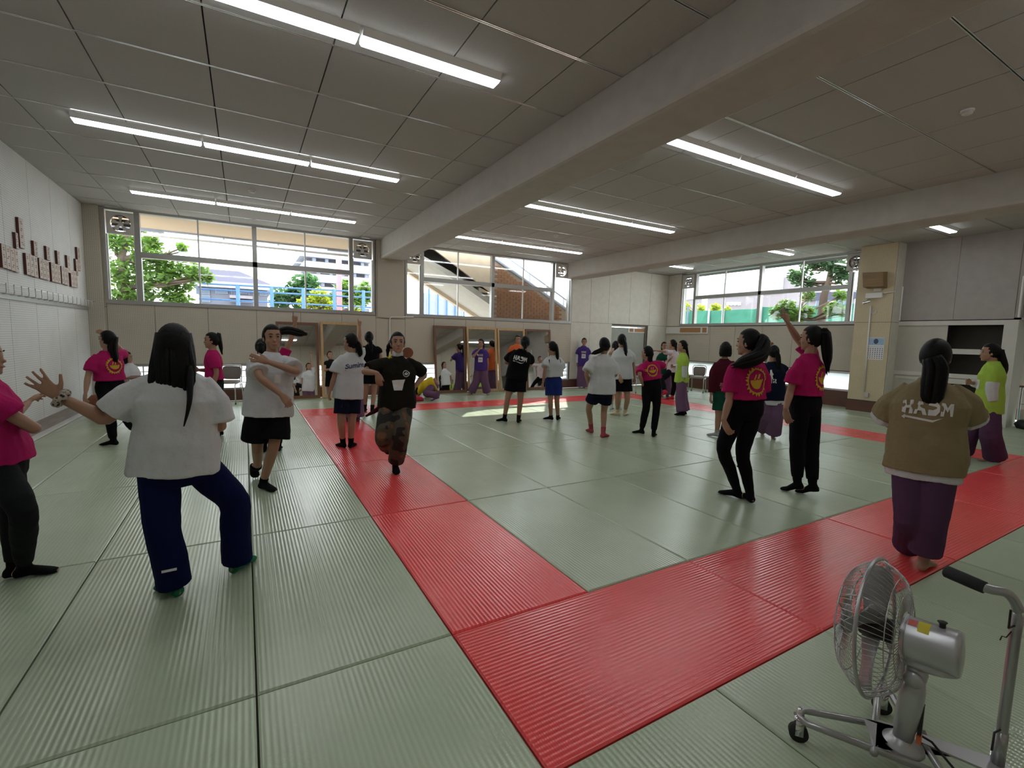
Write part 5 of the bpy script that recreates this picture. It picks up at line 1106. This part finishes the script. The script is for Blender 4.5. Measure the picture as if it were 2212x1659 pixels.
# ------------------------------------------------------------------ outdoors
mat('ground_out', (.30, .29, .27), 0.9, spec=.06); mat('soffit', (.55, .42, .30), 0.85, spec=.06, var=.02); mat('concrete', (.50, .47, .42), 0.85, spec=.06, bump=.1); mat('stringer', (.62, .50, .37), 0.85, spec=.06)
mat('brick', (.30, .15, .085), 0.85, spec=.06, var=.1); mat('mortar', (.40, .33, .27), 0.9, spec=.06)
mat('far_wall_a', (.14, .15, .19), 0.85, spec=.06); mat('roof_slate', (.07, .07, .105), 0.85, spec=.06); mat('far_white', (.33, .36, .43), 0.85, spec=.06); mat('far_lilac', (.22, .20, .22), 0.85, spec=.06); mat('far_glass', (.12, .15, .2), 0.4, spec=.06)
mat('pole_blue', (.10, .20, .42), 0.85, spec=.06); mat('pole_pink', (.42, .25, .28), 0.85, spec=.06); mat('net_green', (.045, .17, .12), 0.85, spec=.06, var=.15, vs=4); mat('bark', (.12, .09, .07), 0.9, spec=.06, bump=.4)
def leaf_mat(n, c):
    m = mat(n, c, .55, var=.25, vs=3); nt = m.node_tree; b = nt.nodes['Principled BSDF']; o = nt.nodes['Material Output']
    tl = nd(nt, 'ShaderNodeBsdfTranslucent'); tl.inputs[0].default_value = (min(1, c[0]*1.5), min(1, c[1]*1.5), c[2], 1); x = nd(nt, 'ShaderNodeMixShader'); x.inputs[0].default_value = .45
    nt.links.new(b.outputs[0], x.inputs[1]); nt.links.new(tl.outputs[0], x.inputs[2]); nt.links.new(x.outputs[0], o.inputs[0])
leaf_mat('leaf', (.10, .19, .035)); leaf_mat('leaf_dark', (.045, .12, .045)); leaf_mat('leaf_yellow', (.25, .30, .02)); leaf_mat('leaf_pine', (.05, .11, .05))
MB().box((-40, YW+WT+.01, -.7), (70, 120, -.6)).build('ground', 'ground_out', kind='structure', label='paved ground outside the far windows')
MB().box((XR+1.8, -30, -.7), (90, YW+WT, -.6)).build('ground_side', 'ground_out', kind='structure', label='paved ground outside the right window')
ev = struct('trim_7', 'tan concrete eave over the tree window')
MB().box((-6, YW+WT, 3.96), (2.9, 13.15, 4.2)).build('soffit', 'soffit', ev); MB().box((-6, 13.15, 3.9), (2.9, 13.3, 4.2)).build('eave_edge', 'far_white', ev)
MB().tube([(-6, 13.5, 3.86), (3.2, 13.5, 3.86)], .035, 8).build('eave_gutter', 'concrete', ev, True)
MB().box((XR+WT, 2, 4.0), (XR+WT+.85, 12, 4.2)).build('trim_8', 'soffit', kind='structure', label='concrete eave over the net fence window')
# outdoor staircase beyond the second window
st = thing('outdoor_staircase', 'concrete outdoor stair rising leftwards behind the second window', 'staircase', (5, 13, -.6))
def zs_(x): return 3.536-.547*(x-3.634)
ST0, ST1 = 1.6, 9.5
MB().prism([(ST0, 11.75, zs_(ST0)+.12), (ST1, 11.75, zs_(ST1)+.12), (ST1, 11.75, zs_(ST1)+.3), (ST0, 11.75, zs_(ST0)+.3)], (0, 1.9, 0)).build('soffit_slab', 'concrete', st)
MB().prism([(ST0, 13.6, zs_(ST0)), (ST1, 13.6, zs_(ST1)), (ST1, 13.6, zs_(ST1)+.45), (ST0, 13.6, zs_(ST0)+.45)], (0, .2, 0)).build('stringer', 'stringer', st)
ua, ub = on(941, 541, 1, 11.68), on(1058, 630, 1, 11.68); us = (ub.z-ua.z)/(ub.x-ua.x)
MB().prism([(ST0, 11.68, ua.z+us*(ST0-ua.x)), (ub.x+.12, 11.68, ub.z+us*.12), (ub.x+.12, 11.68, 4.6), (ST0, 11.68, 4.6)], (0, .07, 0)).build('side_wall', 'stringer', st)
k = 0; x = ST0+.1
while x < ST1-.4:
    z = zs_(x)+.3; MB().box((x, 11.8, z-.02), (x+.30, 13.6, z+.15)).build('step', 'concrete', st); x += .3
# brick parapet, laid brick by brick where the window shows it
bw = thing('brick_parapet', 'sloping brown brick parapet wall of the outdoor staircase', 'wall', (7, 11.6, -.6))
a = on(1066, 560, 1, 11.62); b = on(1190, 648, 1, 11.62); sl = (b.z-a.z)/(b.x-a.x)
def zt(x): return a.z+sl*(x-a.x)
BX0, BX1 = a.x+.05, 9.2
MB().prism([(BX0, 11.62, 1.2), (BX1, 11.62, 1.2), (BX1, 11.62, max(1.25, zt(BX1))), (BX0, 11.62, zt(BX0))], (0, .12, 0)).build('core', 'mortar', bw)
bm = MB().box((0,0,0), (.21,-.012,.06)).mesh('brick'); bm.materials.append(MATS['brick'])
row = 0; z = 1.98; nb = 0
while z < zt(BX0) and nb < 300:
    x = BX0+(.11 if row % 2 else 0)
    while x+.21 < BX1-.9 and nb < 300:
        if zt(x+.21) > z+.07:
            o = link('brick', bm, None, bw); o.location = V((x, 11.62, z))-V(bw.location); nb += 1
        x += .22
    z += .07; row += 1
cp = MB(); cp.prism([(BX0, 11.58, zt(BX0)), (BX1, 11.58, zt(BX1)), (BX1, 11.58, zt(BX1)+.05), (BX0, 11.58, zt(BX0)+.05)], (0, .2, 0)); cp.build('coping', 'far_white', bw)
for d, r in ((.34, .03), (.62, .03)): MB().tube([(BX0-.3, 12.2, zt(BX0-.3)+d), (BX1, 12.2, zt(BX1)+d)], r, 8).build('hand_rail', 'far_white', bw, True)
for i in range(5):
    x = BX0+.2+.7*i; MB().tube([(x, 12.2, zt(x)-.3), (x, 12.2, zt(x)+.62)], .025, 8).build('rail_post', 'far_white', bw)
# house
def box_px(name, m, parent, p0, p1, Y, depth):
    a = on(p0[0], p0[1], 1, Y); b = on(p1[0], p1[1], 1, Y)
    return MB().box((min(a.x,b.x), Y, min(a.z,b.z)), (max(a.x,b.x), Y+depth, max(a.z,b.z))).build(name, m, parent)
HY = 34
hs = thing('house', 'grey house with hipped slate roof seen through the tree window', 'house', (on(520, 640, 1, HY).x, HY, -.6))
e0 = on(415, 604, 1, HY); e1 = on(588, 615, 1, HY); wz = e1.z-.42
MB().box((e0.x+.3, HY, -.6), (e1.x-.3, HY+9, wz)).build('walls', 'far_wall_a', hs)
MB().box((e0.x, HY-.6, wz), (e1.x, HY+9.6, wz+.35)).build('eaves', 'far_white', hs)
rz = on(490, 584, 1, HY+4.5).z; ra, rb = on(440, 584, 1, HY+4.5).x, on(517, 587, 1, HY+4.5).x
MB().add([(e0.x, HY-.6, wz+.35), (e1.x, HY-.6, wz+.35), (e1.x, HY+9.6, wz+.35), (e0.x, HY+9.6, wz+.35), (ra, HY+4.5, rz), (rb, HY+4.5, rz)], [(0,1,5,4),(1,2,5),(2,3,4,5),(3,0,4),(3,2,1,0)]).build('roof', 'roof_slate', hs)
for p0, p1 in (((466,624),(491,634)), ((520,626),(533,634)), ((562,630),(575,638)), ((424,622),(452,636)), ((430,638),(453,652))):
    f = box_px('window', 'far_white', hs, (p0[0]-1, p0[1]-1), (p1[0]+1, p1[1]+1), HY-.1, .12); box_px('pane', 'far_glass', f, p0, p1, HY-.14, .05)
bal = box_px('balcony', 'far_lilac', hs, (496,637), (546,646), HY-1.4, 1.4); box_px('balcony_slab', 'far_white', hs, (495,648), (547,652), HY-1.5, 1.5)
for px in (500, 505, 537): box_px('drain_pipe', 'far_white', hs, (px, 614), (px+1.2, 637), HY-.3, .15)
# stepped high-rise
HR = 58
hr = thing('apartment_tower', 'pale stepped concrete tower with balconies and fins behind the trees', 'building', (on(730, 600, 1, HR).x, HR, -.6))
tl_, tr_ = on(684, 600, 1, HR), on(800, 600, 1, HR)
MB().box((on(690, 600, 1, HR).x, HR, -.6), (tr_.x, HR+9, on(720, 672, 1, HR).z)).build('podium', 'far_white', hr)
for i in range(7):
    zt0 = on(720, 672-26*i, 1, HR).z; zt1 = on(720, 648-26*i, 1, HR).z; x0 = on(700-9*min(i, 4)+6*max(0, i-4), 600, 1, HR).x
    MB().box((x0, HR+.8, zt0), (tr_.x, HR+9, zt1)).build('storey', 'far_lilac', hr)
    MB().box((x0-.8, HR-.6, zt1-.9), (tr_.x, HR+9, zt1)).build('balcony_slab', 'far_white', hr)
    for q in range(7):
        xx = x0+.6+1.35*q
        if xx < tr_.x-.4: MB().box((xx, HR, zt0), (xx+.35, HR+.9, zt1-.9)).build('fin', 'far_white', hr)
# fences and poles
fn = thing('blue_fence', 'light blue post and rail fence outside the tree window', 'fence', (0, 17, -.6))
for px in (514, 587, 655, 722, 785):
    a = on(px, 640, 1, 17); MB().cyl((a.x, 17, -.6), (a.x, 17, on(px, 617+(px-514)*.038, 1, 17).z), .06).build('post', 'pole_blue', fn, True)
for dy in (0, 12, 33):
    a, b = on(430, 615+dy-3, 1, 17), on(815, 632+dy, 1, 17); MB().tube([a, b], .03, 6).build('rail', 'pole_blue', fn, True)
a = on(733, 660, 1, 18.5); MB().cyl((a.x, 18.5, -.6), (a.x, 18.5, 8), .11).build('utility_pole', 'pole_pink', smooth=True, label='pinkish brown steel pole in front of the tower', category='pole')
bl = thing('garden_wall', 'pale grey sheet wall behind the staircase stringer', 'wall', (4, 20, -.6))
a, b = on(905, 632, 1, 20), on(1000, 700, 1, 20)
for i in range(5): MB().box((a.x+(b.x-a.x)*i/5+.02, 20, -.6), (a.x+(b.x-a.x)*(i+1)/5-.02, 20.1, a.z)).build('panel', 'far_white', bl)
for i in range(6): xx = a.x+(b.x-a.x)*i/5; MB().cyl((xx, 19.9, -.6), (xx, 19.9, a.z+.2), .04).build('post', 'pole_blue', bl)
# trees
def tree(label, base, trunk, blobs, leaf, n, size, grp='trees outside the windows', seed=1):
    rnd = random.Random(seed); t = thing('tree', label, 'tree', base, grp)
    tp = [V(p) for p in trunk]; m = MB(); m.tube(tp, [.16-.09*i/max(1, len(tp)-1) for i in range(len(tp))], 8)
    for c, r in blobs:
        c = V(c); st_ = min(tp, key=lambda q: (q-c).length+(2 if q.z > c.z else 0)); mid = (st_+c)/2+V((rnd.uniform(-.1,.1), rnd.uniform(-.1,.1), -.12))
        m.tube([st_, mid, c], [.06, .04, .015], 6)
        for q in range(4):
            d = V((rnd.gauss(0,1), rnd.gauss(0,1), rnd.gauss(0,.7))).normalized(); m.tube([mid if q % 2 else c, c+d*r*.8], [.022, .006], 5)
    m.build('trunk', 'bark', t, True)
    L = MB(); tot = sum(r*r for _, r in blobs)
    for c, r in blobs:
        c = V(c)
        for q in range(int(n*r*r/tot)):
            d = V((rnd.gauss(0,1), rnd.gauss(0,1), rnd.gauss(0,.8))); d = d.normalized()*r*rnd.random()**.4
            p = c+d; u = V((rnd.gauss(0,1), rnd.gauss(0,1), rnd.gauss(0,.5))).normalized(); w = u.cross(V((rnd.gauss(0,.6), rnd.gauss(0,.6), 1))).normalized(); s_ = size*rnd.uniform(.6, 1.2)
            L.add([p-u*s_, p-w*s_*.45, p+u*s_, p+w*s_*.45], [(0,1,2,3)])
    L.build('foliage', leaf, t, kind='stuff')
def bl_(px, py, Y, rpx, ax=1):
    c = on(px, py, ax, Y); return (c, rpx/FPX*(c-CAMP).dot(CF))
Y1 = 15.5
tree('broad light green tree filling the left of the tree window', (on(262, 700, 1, Y1).x, Y1, -.6), [(on(262,700,1,Y1).x, Y1, -.6), on(262, 680, 1, Y1), on(270, 620, 1, Y1), on(262, 560, 1, Y1), on(275, 500, 1, Y1)],
     [bl_(250,520,Y1,34), bl_(262,590,Y1,40), bl_(290,640,Y1,34), bl_(330,560,Y1,38), bl_(300,520,Y1+1,30), bl_(350,610,Y1,42), bl_(395,590,Y1,38), bl_(380,645,Y1,30), bl_(430,590,Y1-.5,24), bl_(448,600,Y1-.5,14), bl_(330,480,Y1,26), bl_(395,535,Y1-.3,12), bl_(330,525,Y1,18), bl_(240,650,Y1,26)], 'leaf', 4200, .11, seed=3)
tree('yellow green young tree by the blue fence', (on(690, 700, 1, 19).x, 19, -.6), [(on(690,700,1,19).x, 19, -.6), on(690, 660, 1, 19)], [bl_(690,640,19,20), bl_(675,655,19,18), bl_(705,660,19,18), bl_(655,655,19,12), bl_(770,668,19,8)], 'leaf_yellow', 900, .10, seed=4)
tree('round dark green tree beside the house', (on(640, 700, 1, 27).x, 27, -.6), [(on(640,700,1,27).x, 27, -.6), on(640, 650, 1, 27)], [bl_(645,620,27,26), bl_(615,640,27,24), bl_(670,610,27,20), bl_(660,650,27,30), bl_(605,655,27,20)], 'leaf_dark', 1500, .2, seed=5)
tree('leafy green tree below the stepped tower', (on(760, 700, 1, 25).x, 25, -.6), [(on(760,700,1,25).x, 25, -.6), on(760, 650, 1, 25)], [bl_(745,625,25,22), bl_(770,645,25,26), bl_(725,650,25,22), bl_(795,630,25,22)], 'leaf', 1500, .18, seed=6)
# beyond the right window
XT = 15.6
tree('wind-shaped pine like tree outside the net fence window', (XT, on(1775, 720, 0, XT).y, -.6), [(XT, on(1775,720,0,XT).y, -.6), on(1774, 690, 0, XT), on(1780, 640, 0, XT), on(1790, 610, 0, XT), on(1795, 580, 0, XT)],
     [bl_(1755,570,XT,24,0), bl_(1790,565,XT,26,0), bl_(1815,580,XT,22,0), bl_(1725,600,XT,18,0), bl_(1710,592,XT,11,0), bl_(1745,612,XT,16,0), bl_(1820,600,XT,16,0), bl_(1840,575,XT,16,0)], 'leaf_pine', 1700, .10, seed=8)
tree('low light green bush outside the net fence window', (XT-1.5, on(1700, 720, 0, XT-1.5).y, -.6), [(XT-1.5, on(1700,720,0,XT-1.5).y, -.6), on(1700, 690, 0, XT-1.5)], [bl_(1700,662,XT-1.5,18,0), bl_(1680,675,XT-1.5,18,0), bl_(1720,680,XT-1.5,20,0), bl_(1745,672,XT-1.5,14,0), bl_(1745,640,XT,14,0), bl_(1800,668,XT-1.5,18,0), bl_(1825,675,XT-1.5,12,0), bl_(1815,640,XT,14,0)], 'leaf', 1500, .09, seed=9)
nf = thing('net_fence', 'green netting fence sagging between steel posts outside the right window', 'fence', (19, 12, -.6))
pts = [(1450,672),(1487,672),(1530,671),(1560,671),(1600,668),(1632,668),(1645,663),(1700,664),(1740,662),(1790,660),(1850,655),(1900,650)]
vs = []; fs = []
for i, (px, py) in enumerate(pts):
    a = on(px, py, 0, 19); w_ = .06*math.sin(i*2.1); vs += [(19+w_, a.y, -.6), (19-w_, a.y, (a.z-.6)/2), (19+w_, a.y, a.z), (19.02+w_, a.y, -.6), (19.02-w_, a.y, (a.z-.6)/2), (19.02+w_, a.y, a.z)]
for i in range(len(pts)-1):
    o = 6*i; fs += [(o,o+1,o+7,o+6),(o+1,o+2,o+8,o+7),(o+3,o+9,o+10,o+4),(o+4,o+10,o+11,o+5),(o+2,o+5,o+11,o+8)]
MB().add(vs, fs).build('netting', 'net_green', nf)
for px, py in ((1487,662),(1532,668),(1562,668),(1645,655),(1745,650),(1850,645)):
    a = on(px, py, 0, 18.9); MB().cyl((18.9, a.y, -.6), (18.9, a.y, a.z), .05).build('post', 'far_glass' if px in (1487,1645,1745) else 'far_white', nf)
def box_r(name, m, parent, p0, p1, X, depth):
    a = on(p0[0], p0[1], 0, X); b = on(p1[0], p1[1], 0, X)
    return MB().box((X, min(a.y,b.y), -.6 if p1[1] >= 760 else min(a.z,b.z)), (X+depth, max(a.y,b.y), max(a.z,b.z))).build(name, m, parent)
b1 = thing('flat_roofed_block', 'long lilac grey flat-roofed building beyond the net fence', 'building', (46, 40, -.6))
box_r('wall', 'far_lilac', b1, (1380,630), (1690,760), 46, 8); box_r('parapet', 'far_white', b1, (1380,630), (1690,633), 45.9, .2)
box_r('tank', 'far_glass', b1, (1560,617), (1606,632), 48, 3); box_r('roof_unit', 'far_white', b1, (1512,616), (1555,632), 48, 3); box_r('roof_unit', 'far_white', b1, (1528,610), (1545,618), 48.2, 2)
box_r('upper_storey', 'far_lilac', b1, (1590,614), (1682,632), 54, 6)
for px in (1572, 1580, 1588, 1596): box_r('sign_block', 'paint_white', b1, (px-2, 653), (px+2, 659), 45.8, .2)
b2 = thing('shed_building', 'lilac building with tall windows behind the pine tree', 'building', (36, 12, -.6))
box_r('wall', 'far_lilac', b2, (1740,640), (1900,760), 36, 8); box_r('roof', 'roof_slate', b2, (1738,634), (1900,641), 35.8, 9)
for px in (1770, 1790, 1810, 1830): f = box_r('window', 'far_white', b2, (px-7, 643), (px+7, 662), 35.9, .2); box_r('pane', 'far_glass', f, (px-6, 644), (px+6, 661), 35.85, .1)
a = on(1523, 640, 0, 30); MB().cyl((30, a.y, -.6), (30, a.y, on(1525, 590, 0, 30).z), .2).build('utility_pole', 'concrete', smooth=True, label='grey concrete utility pole beyond the green net', category='pole')
for px, py in ((1502,585),(1505,600)): pass
tree('hedge of yellow green shrubs along the net fence', (24, on(1530, 700, 0, 24).y, -.6), [(24, on(1530,700,0,24).y, -.6), on(1530, 680, 0, 24)], [bl_(1480,665,24,12,0), bl_(1510,668,24,12,0), bl_(1545,666,24,12,0), bl_(1570,668,24,8,0)], 'leaf_yellow', 500, .16, seed=12)
